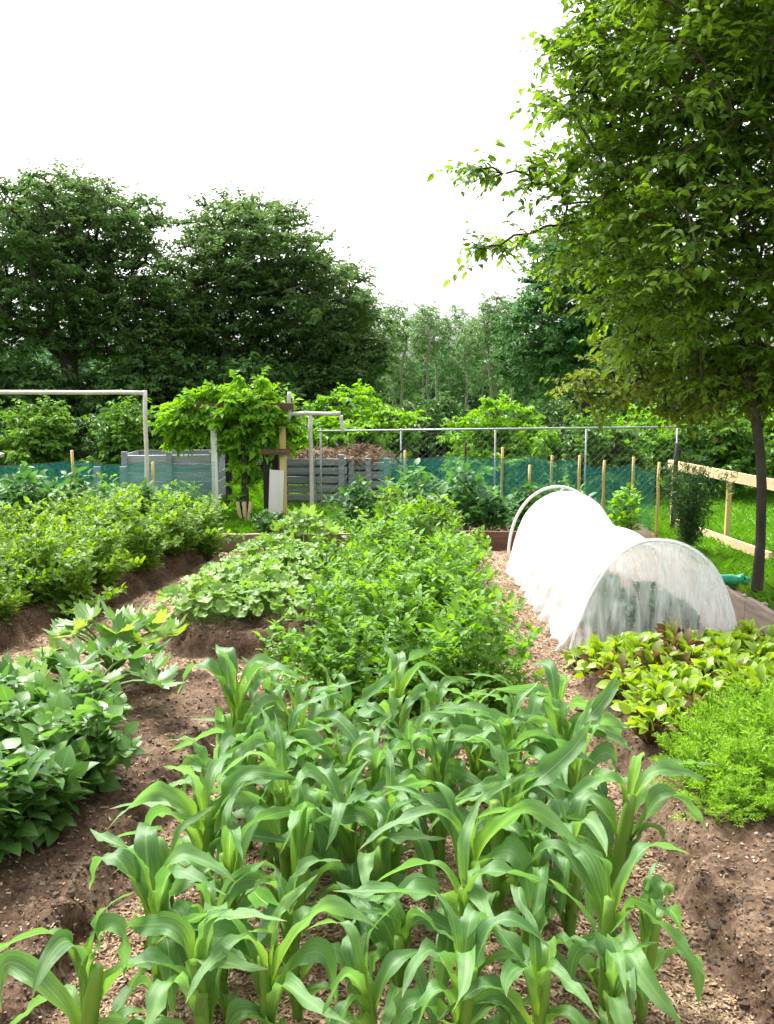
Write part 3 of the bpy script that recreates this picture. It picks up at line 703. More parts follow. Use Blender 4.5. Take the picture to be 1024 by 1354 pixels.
for q, h_ in zip(hoops, HOOPH):
    t = np.linspace(0, pi, 30); hp = MB()
    c_ = np.sign(np.cos(t)) * np.abs(np.cos(t)) ** .92 * (.60 - .07 * q); s_ = np.maximum(np.sin(t), 0) ** zexp(q, np.cos(t)) * (h_ - .015)
    tube(hp, np.stack([c_ * sd[0] + q * L * ax[0], c_ * sd[1] + q * L * ax[1], s_], 1), .011, 8)
    hp.build('hoop', M['white_pvc'], root, True)
bt_ = MB(); box(bt_, (-.42, -.30, .04), (.42, .05, .05), (0, 0, .12)); bt_.build('weight_board', M['white_paint'], root)
# bare hoop behind the tunnel
hb = MB(); t = np.linspace(0, pi, 36)
tube(hb, np.stack([.53 * np.cos(t), .05 * np.cos(t), .02 + .80 * np.sin(t) ** .85], 1), .016, 10)
o = hb.build('garden_hoop', M['white_pvc'], None, True, (1.86, 10.0, 0)); tag(o, 'bare white plastic hoop standing behind the covered tunnel', 'hoop')
# crops under the cover
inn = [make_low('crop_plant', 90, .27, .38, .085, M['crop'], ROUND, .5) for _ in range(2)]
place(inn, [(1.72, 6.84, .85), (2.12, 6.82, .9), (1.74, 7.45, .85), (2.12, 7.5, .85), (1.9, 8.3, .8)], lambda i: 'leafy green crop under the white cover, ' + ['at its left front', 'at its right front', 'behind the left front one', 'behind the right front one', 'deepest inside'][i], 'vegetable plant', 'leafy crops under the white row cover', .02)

# ------------------------------------------------------------------ timber edging
def plank(name, a, b, zc, hgt, th, mat, label, cat, group=None, posts=None, z1=None):
    a = np.array(a, float); b = np.array(b, float); Ln = np.linalg.norm(b - a); ang = math.atan2(b[1] - a[1], b[0] - a[0])
    root = empty(name, (*((a + b) / 2), 0), ang, label, cat, group)
    mb = MB(); k = 14; xsn = np.linspace(-Ln / 2, Ln / 2, k)
    dz = np.cumsum(rng.normal(0, .003, k)); dy = np.cumsum(rng.normal(0, .004, k)); slope = 0 if z1 is None else (z1 - zc)
    ring = []
    for x, q, p in zip(xsn, dz, dy):
        zz = zc + slope * (x / Ln + .5)
        ring += [[x, p - th / 2, zz + q - hgt / 2], [x, p + th / 2, zz + q - hgt / 2], [x, p + th / 2, zz + q + hgt / 2], [x, p - th / 2, zz + q + hgt / 2]]
    F = [[i * 4 + j, i * 4 + (j + 1) % 4, i * 4 + 4 + (j + 1) % 4, i * 4 + 4 + j] for i in range(k - 1) for j in range(4)]
    mb.add(ring, F); mb.add(np.array(ring[:4]), [[3, 2, 1, 0]]); mb.add(np.array(ring[-4:]), [[0, 1, 2, 3]])
    mb.build('board', mat, root)
    if posts:
        for px_ in posts:
            pm = MB(); box(pm, (px_, th / 2 + .022, zc * .9), (.05, .04, hgt * 1.15)); pm.build('peg', mat, root)
    return root
plank('garden_edging', (-4.9, 10.75), (-2.75, 10.62), .115, .23, .05, M['red_wood'], 'reddish timber edging board behind the bushy plants at far left', 'edging board', 'timber boards along the back of the garden', [-.8, .8])
plank('garden_edging', (-2.73, 10.64), (-.98, 10.60), .10, .20, .06, M['old_wood'], 'grey timber edging board behind the broad leaved plants', 'edging board', 'timber boards along the back of the garden', [-.7, .7])
plank('garden_edging', (-.96, 10.58), (.35, 10.62), .10, .20, .06, M['old_wood'], 'timber edging board left of the tallest potato plants', 'edging board', 'timber boards along the back of the garden', [-.5, .5])
plank('garden_edging', (.37, 10.60), (2.1, 10.66), .12, .24, .05, M['red_wood'], 'reddish timber edging board behind the bare white hoop', 'edging board', 'timber boards along the back of the garden', [-.7, .6])
plank('garden_edging', (2.92, 8.9), (2.93, 7.35), .10, .20, .045, M['old_wood'], 'pale timber edging board beside the white tunnel, nearer the tree', 'edging board', 'timber boards along the right side of the garden', [-.6, .6])
plank('garden_edging', (2.935, 7.33), (2.95, 5.2), .115, .23, .045, M['old_wood'], 'pale timber edging board running off the right edge beyond the beets', 'edging board', 'timber boards along the right side of the garden', [-.85, .6])

# green roll of hose by the tree
mb = MB(); t = np.linspace(0, 1, 16)
tube(mb, np.stack([3.02 + .42 * t, 8.75 - .05 * t + .02 * np.sin(9 * t), .065 + .008 * np.sin(14 * t)], 1), .055 + .006 * np.sin(t * 20), 12)
root = empty('plastic_roll', (0, 0, 0), 0, 'green plastic roll lying beside the tunnel near the tree trunk', 'plastic roll')
mb.build('sheet', M['hose'], root, True)
mb = MB(); box(mb, (3.46, 8.70, .062), (.035, .075, .075), (0, .3, .1)); mb.build('fold', M['hose'], root)

# ------------------------------------------------------------------ trees
def poisson(lobes, n, mind, shell=.45):
    """cluster centres spread through a union of ellipsoids, denser towards the outside"""
    lob = np.array(lobes, float); wts = lob[:, 3] * lob[:, 4] * lob[:, 5]; wts /= wts.sum()
    out = []; tries = 0
    while len(out) < n and tries < n * 30:
        tries += 1
        q = lob[rng.choice(len(lob), p=wts)]
        dvec = rng.normal(0, 1, 3); dvec /= np.linalg.norm(dvec)
        c = q[:3] + dvec * q[3:6] * rng.random() ** shell * rng.uniform(.92, 1.04)
        if out and np.min(np.sum((np.array(out) - c) ** 2, 1)) < mind ** 2: continue
        out.append(c)
    return np.array(out)
def skeleton(trunk, centers, up_bias=.3):
    nodes = [np.array(p, float) for p in trunk]; par = [-1] + list(range(len(trunk) - 1))
    depth = [0.0]
    for i in range(1, len(nodes)): depth.append(depth[-1] + .15)
    origin = nodes[-1]
    tips = []
    for c in sorted(centers, key=lambda c: np.linalg.norm(c - origin)):
        N = np.array(nodes); dist = np.linalg.norm(N - c, axis=1) + .18 * np.array(depth) + up_bias * np.clip(N[:, 2] - c[2], 0, 9)
        dist[:max(1, len(trunk) // 2)] += 3
        j = int(np.argmin(dist)); a = nodes[j]; Ls = np.linalg.norm(c - a)
        m = (a + c) / 2 + rng.normal(0, .07 * Ls, 3) + np.array([0, 0, .08 * Ls])
        nodes.append(m); par.append(j); depth.append(depth[j] + Ls / 2)
        nodes.append(c); par.append(len(nodes) - 2); depth.append(depth[j] + Ls); tips.append(len(nodes) - 1)
    return np.array(nodes), np.array(par), np.array(tips)
def tree(name, base, trunk, lobes, n, mind, leaf, leafmat_, barkmat, r0, per=(5, 14), twig=.45, droop=.15, tpl=DIA, label=None, cat='tree', group=None, flat=.6, rtip=.008, twigs=False, extra=None, k=6, crown_name='crown', shell=.45):
    cen = poisson(lobes, n, mind, shell)
    if extra is not None: cen = np.concatenate([cen, np.array(extra, float)])
    nodes, par, tips = skeleton(trunk, cen)
    cntt = np.zeros(len(nodes)); cntt[tips] = 1
    for i in range(len(nodes) - 1, 0, -1): cntt[par[i]] += cntt[i]
    rad = rtip + (r0 - rtip) * np.sqrt(np.maximum(cntt, .2) / cntt.max())
    rad[0] *= 1.35
    root = empty(name, base, 0, label, cat, group)
    tb = MB(); idx = np.arange(1, len(nodes))
    r_child = rad[idx]; r_par = np.minimum(rad[par[idx]], r_child * 1.45); r_par[:len(trunk) - 1] = rad[:len(trunk) - 1]
    frusta(tb, nodes[par[idx]], nodes[idx], r_par, r_child, k)
    m, nl = per
    c0 = nodes[tips]; out = norm(c0 - nodes[par[par[tips]]]); nt_ = len(tips)
    D = norm(np.repeat(out, m, 0) * .55 + rvec(nt_ * m, .75) * np.array([1, 1, flat]) + np.array([0, 0, -droop])); P0 = np.repeat(c0, m, 0)
    Lt = twig * rng.uniform(.5, 1.2, nt_ * m)
    if twigs: frusta(tb, P0, P0 + D * Lt[:, None] + np.array([0, 0, -.12]) * (Lt ** 2)[:, None], .004, .002, 3)
    t = (np.arange(nl) + .6) / nl
    tt = np.tile(t, nt_ * m); DD = np.repeat(D, nl, 0); LL = np.repeat(Lt, nl)
    P = np.repeat(P0, nl, 0) + DD * (tt * LL)[:, None] + np.array([0, 0, -.12]) * ((tt * LL) ** 2)[:, None]
    sgn = np.tile(np.where(np.arange(nl) % 2, 1., -1.), nt_ * m)
    sidev = norm(np.cross(DD, [0, 0, 1.])) * sgn[:, None]
    nn = len(P)
    fwd = DD * .6 + sidev + rvec(nn, .3) + np.array([0, 0, -.25])
    P = P + rvec(nn, .02 * twig)
    cl = np.repeat(rng.random(nt_), m * nl) * .45
    fo = MB(); put_leaves(fo, tpl, P, fwd, np.array([0, 0, 1.]) + rvec(nn, .45), leaf * rng.uniform(.65, 1.25, nn), np.clip(cl + rng.random(nn) * .6, 0, 1))
    tb.build('trunk', barkmat, root, True); fo.build(crown_name, leafmat_, root)
    return root
def straight(h, n=8, j=.05, lean=(0, 0)):
    t = np.linspace(0, 1, n); p = np.stack([lean[0] * t, lean[1] * t, h * t], 1); p[1:, :2] += np.cumsum(rng.normal(0, j, (n - 1, 2)), 0); p[0, 2] = -.2
    return p

gtree = tree('garden_tree', (3.42, 8.35, 0), [(0, 0, -.1), (.01, 0, .5), (.0, .02, 1.0), (-.03, .02, 1.3), (-.10, .0, 1.65), (-.2, 0, 2.0), (-.26, 0, 2.5)],
     [(-.25, -.2, 4.6, 1.85, 1.8, 1.5), (-.35, -.3, 3.2, 1.7, 1.6, 1.1), (-1.05, -.5, 4.0, 1.15, 1.2, .9), (.7, 0, 5.6, 1.6, 1.7, 1.3), (.4, .2, 2.55, 1.4, 1.3, .6), (-.85, -.2, 5.2, 1.1, 1.3, .9), (1.4, 0, 3.8, 1.5, 1.5, 1.4), (-.6, -.1, 2.6, 1.0, 1.0, .5), (.3, .1, 2.15, 1.1, .9, .35), (-.7, -.7, 4.7, 1.2, .9, 1.3), (-1.25, -.4, 4.75, .8, .9, .8), (-1.3, -.4, 3.2, .8, .8, .5), (.2, -.3, 1.95, .9, .7, .25)],
     1080, .24, .082, M['near_tree'], M['bark'], .047, per=(8, 10), twig=.40, droop=.12, tpl=leaf_tpl('oval', 3, .50, .3, .3), flat=.55, twigs=True,
     label='leafy dark stemmed tree overhanging the right side of the garden', k=8,
     extra=[(-1.95, -.2, 3.55), (-2.2, -.25, 3.62), (-2.45, -.3, 3.68), (-1.9, -.1, 3.30), (-2.2, -.15, 3.22), (-2.45, -.2, 3.12), (-1.6, -.2, 4.45), (-1.85, -.2, 4.55), (-1.75, -.3, 4.2), (-1.7, -.2, 3.9), (-1.75, -.3, 4.75), (-2.0, -.35, 4.62), (-2.25, -.4, 3.72), (-2.65, -.4, 3.70), (-2.6, -.3, 3.08), (-1.55, -.2, 2.9)])
low = tree('low_bough', (3.42, 8.35, 0), [(-.05, 0, 1.55), (-.12, .1, 1.75), (-.35, .35, 1.95), (-.6, .6, 2.05)], [(-.75, .7, 2.0, .85, .7, .30), (-.2, .5, 2.0, .8, .7, .30), (-1.35, .6, 1.95, .45, .4, .16), (.5, .2, 1.95, .7, .6, .26)], 85, .19, .075, M['ochre_tree'], M['bark'], .03, per=(6, 10), twig=.34, droop=.35, tpl=DIAW, flat=.4, twigs=True, crown_name='low_foliage')
for ch in list(low.children):
    if ch.name.startswith('trunk'): ch.name = 'low_branch'
    else: ch['label'] = 'yellowish brown leaves on the lowest branches'
    ch.parent = gtree
bpy.data.objects.remove(low)
# two big dark trees on the left
tree('dark_tree', (-8.35, 25, 0), [(0, 0, -.2), (.05, 0, .6), (0, .05, 1.3), (-.1, 0, 1.9), (-.15, 0, 2.5)],
     [(-.1, 0, 5.1, 2.5, 2.5, 2.2), (-2.2, 0, 4.0, 1.9, 2.0, 1.6), (2.0, 0, 3.7, 1.5, 2.0, 1.5), (0, .6, 3.4, 3.0, 2.0, 1.0), (.2, 0, 6.1, 1.7, 1.6, 1.15), (-1.5, 0, 5.6, 1.4, 1.5, 1.2), (1.5, 0, 5.7, 1.2, 1.4, 1.1), (-2.8, 0, 2.6, 1.4, 1.5, .9), (2.4, 0, 2.8, 1.2, 1.5, .9)],
     520, .44, .15, M['dark_tree'], M['bark'], .24, per=(8, 13), twig=.62, droop=.0, label='big dark round crowned tree at the far left with forked trunk', group='big dark trees beyond the garden', rtip=.015)
tree('dark_tree', (-4.0, 26, 0), [(0, 0, -.2), (.0, 0, .7), (.1, .05, 1.4), (.2, 0, 2.0), (.3, 0, 2.6)],
     [(.3, 0, 4.8, 1.9, 2.2, 2.0), (2.0, 0, 3.8, 1.7, 2.0, 1.5), (-.8, 0, 3.5, 1.4, 1.8, 1.5), (.8, .6, 3.0, 2.8, 2.0, .9), (-.2, 0, 6.0, 1.3, 1.3, .85), (1.2, 0, 5.4, 1.2, 1.3, 1.0), (3.0, 0, 3.0, 1.2, 1.4, 1.1), (2.4, 0, 2.2, 1.7, 1.4, .7)],
     470, .42, .15, M['dark_tree'], M['bark'], .20, per=(8, 13), twig=.6, droop=.0, label='big dark tree right of the round crowned one, sloping lower to the right', group='big dark trees beyond the garden', rtip=.015)
# mid right tree behind the fence
tree('broad_tree', (5.1, 24, 0), straight(3.0, 7, .06), [(.1, 0, 4.6, 1.7, 1.6, 1.5), (-.4, 0, 3.4, 1.7, 1.6, 1.0), (1.0, 0, 5.4, 1.2, 1.2, 1.0), (1.6, 0, 3.6, 1.6, 1.6, 1.4), (-.9, .2, 2.4, 1.3, 1.3, .8)],
     330, .34, .16, M['mid_tree'], M['bark'], .14, per=(7, 12), twig=.55, label='mid green tree behind the fence, left of the overhanging crown', rtip=.012)

# slender trees of the far wood: a few kinds, copied
slim = []
for h, lob, mt in [(6.2, [(0, 0, 4.6, .8, .8, 1.6), (.2, 0, 2.9, 1.0, 1.0, .8)], 'far_tree'), (5.2, [(0, 0, 3.6, 1.2, 1.1, 1.5), (-.2, 0, 2.3, 1.1, 1.1, .7)], 'far_tree'), (7.0, [(0, 0, 5.6, .7, .7, 1.4), (.1, 0, 3.8, .9, .9, 1.1)], 'far_tree'), (4.6, [(0, 0, 3.0, 1.5, 1.3, 1.5)], 'mid_tree'), (5.6, [(0, 0, 4.7, .6, .6, 1.0)], 'far_tree'), (6.0, [(.3, 0, 4.9, .7, .6, 1.0)], 'far_tree')]:
    slim.append(tree('slender_tree', (0, 0, 0), straight(h * .82, 9, .09, (rng.normal(0, .3), 0)), lob, 62, .36, .15, M[mt], M['pale_bark'], .05, per=(6, 9), twig=.55, rtip=.01, group='slender trees of the far wood'))
xsl = [(-2.6, 35, 0), (-1.7, 40, 1), (-.9, 36, 2), (0.1, 42, 0), (.6, 34, 1), (1.4, 38, 2), (2.2, 33, 3), (2.9, 40, 0), (3.6, 35, 1), (4.2, 38, 0), (4.9, 32, 3), (5.8, 36, 1), (6.8, 33, 3), (8.4, 34, 3), (10.2, 36, 1), (12, 33, 3), (.3, 29, 4), (1.15, 27.5, 4), (1.75, 30, 5), (2.5, 28, 4), (3.1, 27, 5), (-1.1, 30, 5), (3.8, 29.5, 4), (-5, 40, 3), (-7.5, 38, 3), (-10.5, 37, 3), (-13, 36, 3)]
used = set()
for i, (x, y, q) in enumerate(sorted(xsl)):
    o = slim[q] if q not in used else copy_tree(slim[q]); used.add(q)
    o.location = (x, y, gz(x, y)); o.rotation_euler = (0, 0, rng.random() * 6.28); s = rng.uniform(.62, .84); o.scale = (s, s, s)
    tag(o, '%s tree of the far wood, %s from the left among the pale stemmed ones' % ('slim' if q != 3 else 'bushy', (ORD + ['thirteenth', 'fourteenth', 'fifteenth', 'sixteenth', 'seventeenth', 'eighteenth', 'nineteenth', 'twentieth'] + ['twenty-' + q for q in ORD[:9]])[i]), 'tree', 'slender trees of the far wood')
# woodland mass far behind
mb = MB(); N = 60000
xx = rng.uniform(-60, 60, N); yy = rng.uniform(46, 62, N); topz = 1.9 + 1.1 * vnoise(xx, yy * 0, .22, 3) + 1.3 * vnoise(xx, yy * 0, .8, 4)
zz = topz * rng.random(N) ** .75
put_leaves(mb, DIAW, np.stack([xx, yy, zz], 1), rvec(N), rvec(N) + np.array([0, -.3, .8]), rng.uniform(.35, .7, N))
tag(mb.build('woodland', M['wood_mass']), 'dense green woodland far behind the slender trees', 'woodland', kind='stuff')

# shrubs beyond the fence
def make_shrub(name, h, r, n, leaf, mat, tpl=DIAW, per=(7, 11)):
    return tree(name, (0, 0, 0), straight(h * .35, 4, .02), [(0, 0, h * .58, r, r, h * .42), (r * .4, 0, h * .4, r * .8, r * .8, h * .34), (-r * .4, .1, h * .42, r * .75, r * .75, h * .34)], n, .13, leaf, M[mat], M['bark'], .03, per=per, twig=.3, rtip=.005, tpl=tpl, crown_name='foliage', shell=.6)
shr = [make_shrub('shrub', 1.5, .8, 75, .11, 'shrub'), make_shrub('shrub', 1.7, .95, 85, .11, 'vine'), make_shrub('shrub', 1.5, 1.0, 90, .10, 'dark_shrub')]
SH = [(-6.6, 17.5, 0, 'green shrub below the big left tree at the left edge'), (-5.6, 18, 2, 'dark shrub behind the left timber compost bin'), (-4.6, 17, 0, 'green shrub between pale frame and vine arbour'),
      (-.55, 16.0, 1, 'rounded yellow green shrub behind the straw heap'), (.5, 17.0, 2, 'dark shrub behind the fence, right of the straw heap'), (1.85, 15.2, 1, 'rounded light green shrub behind the fence, left of the bare hoop'),
      (3.5, 15.0, 0, 'green shrub behind the yellow stakes'), (4.5, 16.2, 1, 'yellow green shrub behind the fence corner'), (5.7, 15.5, 0, 'leafy shrub seen over the pine rail left of the trunk'), (6.9, 16, 1, 'light green shrub behind the tree trunk'), (8.2, 17.0, 0, 'large shrub at the right edge beyond the lawn'),
      (-8.4, 18.5, 2, 'shrub far left under the big dark tree'), (2.8, 17.5, 2, 'dark shrub between two lighter ones behind the fence'), (-2.2, 18.0, 2, 'dark shrub behind the vine arbour'), (5.2, 19.5, 2, 'dark green shrub at the foot of the mid green tree'), (7.2, 20, 2, 'dark green shrub far beyond the lawn'),
      (1.0, 20.5, 2, 'dark shrub deep behind the fence centre'), (-.6, 21, 2, 'dark shrub deep behind the straw heap')]
SH += [(-9.6, 23, 2, 'tall dark bush under the left big tree, left of its trunk', 1.7), (-7.0, 23.5, 2, 'tall dark bush under the big trees, right of the left trunk', 1.6), (-5.4, 24, 2, 'tall dark bush between the trunks of the two big trees', 1.7), (-3.6, 23.5, 2, 'tall dark bush under the right big tree', 1.6), (-2.0, 24.5, 2, 'tall dark bush under the right edge of the right big tree', 1.5), (-11.0, 24, 2, 'tall dark bush at the far left below the big tree', 1.7)]
used = set()
for x, y, q, lb, *sz_ in SH:
    o = shr[q] if q not in used else copy_tree(shr[q]); used.add(q)
    o.location = (x, y, -.02); o.rotation_euler = (0, 0, rng.random() * 6.28); s = rng.uniform(.9, 1.15) * (sz_[0] if sz_ else 1); o.scale = (s, s, s); tag(o, lb, 'shrub', 'shrubs beyond the fence')

# ------------------------------------------------------------------ fence, nets, stakes
FY = 13.2
fr = empty('chain_link_fence', (0, FY, 0), 0, 'chain link fence with pale top rail and pipe posts across the back', 'fence')
FX0, FX1, FH = -1.0, 4.15, 1.26
mb = MB(); tube(mb, [(FX0, 0, FH - .02), (1.5, 0, FH + .01), (FX1, 0, FH + .04)], .014, 8); mb.build('top_rail', M['galv'], fr, True)
for px_ in (-.95, .2, 1.55, 2.85, 4.15):
    mb = MB(); tube(mb, [(px_, .03, -.1), (px_, .03, .6), (px_, .03, FH + .02)], .012, 8); mb.build('post', M['galv'], fr, True)
mb = MB(); sp_ = .10; a0 = []; a1 = []
for s0 in np.arange(FX0 - FH, FX1, sp_):
    for sg in (1, -1):
        xa, xb = (s0, s0 + FH) if sg > 0 else (s0 + FH, s0)
        za, zb = 0.02, FH
        ta = 0; tb_ = 1
        lo_, hi_ = sorted(((FX0 - xa) / (xb - xa), (FX1 - xa) / (xb - xa))); ta = max(0, lo_); tb_ = min(1, hi_)
        if tb_ <= ta: continue
        a0.append([xa + (xb - xa) * ta, .004 * sg, za + (zb - za) * ta]); a1.append([xa + (xb - xa) * tb_, .004 * sg, za + (zb - za) * tb_])
frusta(mb, a0, a1, .0004, .0004, 3); mb.build('wire_mesh', M['wire'], fr)

def net(name, pts, h0, label, sag=.05, mat='teal_net'):
    pts = np.array(pts, float); n = 60; t = np.linspace(0, 1, n); s = np.linspace(0, 1, len(pts))
    px_ = np.interp(t, s, pts[:, 0]); py_ = np.interp(t, s, pts[:, 1]); pz = np.interp(t, s, pts[:, 2])
    ph = (t * (len(pts) - 1)) % 1; pz = pz - sag * np.sin(pi * ph)
    V = []; k = 8
    for j in range(k):
        q = j / (k - 1); V.append(np.stack([px_, py_ + .02 * np.sin(t * 40 + q * 4) * (1 - q), h0 + (pz - h0) * q], 1))
    V = np.concatenate(V); i = (np.arange(k - 1)[:, None] * n + np.arange(n - 1)[None]).ravel()
    root = empty(name, (px_.mean(), py_.mean(), 0), 0, label, 'netting'); V = V - np.array([px_.mean(), py_.mean(), 0])
    mb = MB(); mb.add(V, np.stack([i, i + 1, i + n + 1, i + n], 1)); mb.build('mesh', M[mat], root, True)
    mb = MB(); tube(mb, V[-n:] + np.array([0, 0, .004]), .003, 5); mb.build('cord', M['dark_wood'], root)
net('shade_net', [(-6.0, 12.2, .88), (-4.15, 12.2, .90), (-3.1, 12.2, .90), (-2.3, 12.3, .88)], .0, 'teal shade netting strung across the back left of the garden')
net('shade_net', [(-.1, 12.6, .94), (.9, 12.5, .96), (1.93, 12.3, .96), (2.55, 12.1, .94)], .0, 'teal shade netting along the middle of the fence')
net('shade_net', [(2.58, 12.1, .90), (2.85, 12.0, .86), (3.15, 11.8, .92), (3.35, 11.5, .86)], .0, 'darker teal netting tied to the yellow stakes at right', .05)
def stake(x, y, h, r, mat, label, group, lean=(0, 0), cat='stake'):
    mb = MB(); t = np.linspace(0, 1, 6)
    tube(mb, np.stack([x + lean[0] * t + rng.normal(0, .003, 6), y + lean[1] * t, -.1 + (h + .1) * t], 1), r, 7)
    o = mb.build('stake', mat, None, True); tag(o, label, cat, group); return o
YW = 'yellow wooden stakes along the nets'
for x, y, h, lb in [(-4.15, 12.15, .98, 'yellow stake in front of the left netting, tallest at far left'), (-3.05, 12.0, .84, 'yellow stake beside the pale frame post'), (1.55, 12.4, 1.0, 'yellow stake before the rounded light shrub'),
                    (1.86, 12.0, .80, 'yellow stake just left of the bare hoop top'), (2.52, 12.05, .92, 'yellow stake left of the darker netting'), (2.83, 12.0, .86, 'second yellow stake on the darker netting'), (3.16, 11.8, .92, 'third yellow stake on the darker netting'), (3.40, 11.5, .88, 'rightmost yellow stake, at the end of the darker netting'), (.25, 12.9, .92, 'yellow stake in front of the black diamond'), (2.2, 12.3, .9, 'slim yellow stake between the bare hoop and the darker netting')]:
    stake(x, y, h + .07, .019, M['yellow_wood'], lb, YW)
stake(1.08, 12.7, 1.12, .018, M['dark_wood'], 'thin dark post at the middle of the fence', 'dark fence posts', cat='post')
stake(3.72, 11.9, 1.16, .030, M['dark_wood'], 'dark rustic post at the fence corner by the pine rail', 'dark fence posts', (.02, 0), cat='post')
for x, lb in [(-3.98, 'short grey post second from left in the left netting'), (-3.62, 'pale grey post between the yellow stakes at left')]:
    mb = MB(); box(mb, (x, 12.6, .38), (.085, .06, .82), (0, .02, 0)); o = mb.build('fence_post', M['grey_wood']); tag(o, lb, 'post', 'short grey posts at the left netting')
# wooden rail fence on the right
fr = empty('rail_fence', (3.8, 12, 0), 0, 'pine rail fence on thin posts beside the lawn at right', 'fence')
def seg(mb, a, b, hgt, th):
    a = np.array(a, float); b = np.array(b, float); d_ = b - a; nrm = np.array([-d_[1], d_[0], 0]); nrm /= np.linalg.norm(nrm)
    v = []
    for p in (a, b):
        for s_, z_ in ((-1, -1), (1, -1), (1, 1), (-1, 1)): v.append(p + nrm * s_ * th / 2 + np.array([0, 0, z_ * hgt / 2]))
    mb.add(v, [[0, 3, 2, 1], [4, 5, 6, 7], [0, 1, 5, 4], [1, 2, 6, 5], [2, 3, 7, 6], [3, 0, 4, 7]])
mb = MB(); seg(mb, (.0, .4, .84), (.45, -2.2, .84), .12, .04); mb.build('rail', M['pine_rail'], fr)
mb = MB(); seg(mb, (.452, -2.21, .84), (.85, -4.4, .86), .12, .04); mb.build('rail', M['old_wood'], fr)
mb = MB(); seg(mb, (.08, .2, .07), (.30, -2.3, .10), .10, .04); mb.build('bottom_board', M['pine_rail'], fr)
for x, y, h in [(.02, .36, .9), (.28, -.95, .86), (.62, -2.7, .9), (.9, -4.3, .9)]:
    mb = MB(); box(mb, (x + .05, y + .02, h / 2 - .05), (.05, .05, h + .1)); mb.build('post', M['yellow_wood'], fr)

# pale frames
def pole_frame(name, segs, r, loc, label, cat='frame', mat='pole'):
    root = empty(name, loc, 0, label, cat)
    for nm, a, b in segs:
        a = np.array(a, float); b = np.array(b, float); t = np.linspace(0, 1, 8)[:, None]; p = a * (1 - t) + b * t; p[1:-1] += rng.normal(0, .004, (6, 3))
        mb = MB(); tube(mb, p, r, 8); mb.build(nm, M[mat], root, True)
    return root
pole_frame('pole_frame', [('crossbar', (-2.6, 0, 1.81), (0, 0, 1.80)), ('post', (0, 0, 1.835), (-.03, 0, -.1)), ('post', (-2.62, 0, 1.84), (-2.62, 0, -.1))], .028, (-3.12, 12.0, 0), 'white goal shaped pole frame standing at the far left')
pole_frame('pole_frame', [('crossbar', (-.42, 0, 1.49), (.42, 0, 1.50)), ('post', (0, .0, 1.47), (.0, 0, -.1)), ('upright', (-.30, -.02, 1.40), (-.29, -.02, 1.80)), ('end_piece', (.42, 0, 1.47), (.46, 0, 1.24))], .028, (-1.07, 13.0, 0), 'small white pole frame with an upright, right of the vine arbour')

# vine arbour
ar = empty('garden_arbour', (-2.05, 12.9, 0), 0, 'wooden arbour with pale posts carrying a climbing vine', 'arbour')
for x, y, mt, a, b in [(-.36, 0, 'white_paint', 0.0, 1.58), (.36, 0, 'dark_wood', 0, 1.2), (-.30, .75, 'dark_wood', 0, 1.55), (.40, .75, 'dark_wood', 0, 1.55), (.60, -.05, 'yellow_wood', 0, 1.32), (.06, -.02, 'dark_wood', 0, 1.1)]:
    mb = MB(); box(mb, (x, y, (a + b) / 2), (.085, .085, b - a)); mb.build('post', M[mt], ar)
for x0, x1, y, z_ in [(-.6, .75, 0, 1.60), (-.6, .75, .75, 1.60)]:
    mb = MB(); box(mb, ((x0 + x1) / 2, y, z_), (x1 - x0, .06, .09)); mb.build('beam', M['red_wood'], ar)
mb = MB(); box(mb, (.50, -.10, .98), (.42, .05, .08)); mb.build('beam', M['red_wood'], ar)
mb = MB(); box(mb, (.50, -.04, .36), (.20, .03, .72), (.0, .05, 0)); o = mb.build('white_board', M['white_paint'], None, False, (-2.05, 12.85, 0)); tag(o, 'white painted board leaning upright between the arbour posts', 'board')
vn = tree('climbing_vine', (-2.05, 12.95, 0), [(-.05, 0, -.05), (.02, 0, .5), (-.05, .1, 1.0), (0, .2, 1.5)], [(.1, .2, 1.62, .62, .45, .28), (-.55, .2, 1.42, .55, .4, .30), (-.85, .1, 1.25, .4, .3, .22), (.5, .1, 1.35, .3, .3, .3), (.05, .05, 1.2, .35, .25, .35), (.05, .0, .7, .18, .15, .45)], 190, .10, .115, M['vine'], M['bark'], .02, per=(5, 8), twig=.22, droop=.3, tpl=DIAW, label='bright yellow green vine covering the wooden arbour', cat='vine', crown_name='foliage', rtip=.004, twigs=True,
     extra=[(-.75, .1, 1.75), (-.5, .1, 1.75), (-.25, .1, 1.85), (.05, .1, 1.95), (.25, .1, 1.95)])
mb = MB()
for k_ in range(3): box(mb, (-.05 + .07 * k_, 0, .14), (.05, .02, .30), (.1, .15 * (k_ - 1), 0), .006)
o = mb.build('board_scrap', M['pine_rail'], None, False, (-2.0, 12.7, 0)); tag(o, 'pale wooden scraps standing below the vine', 'wood scraps')

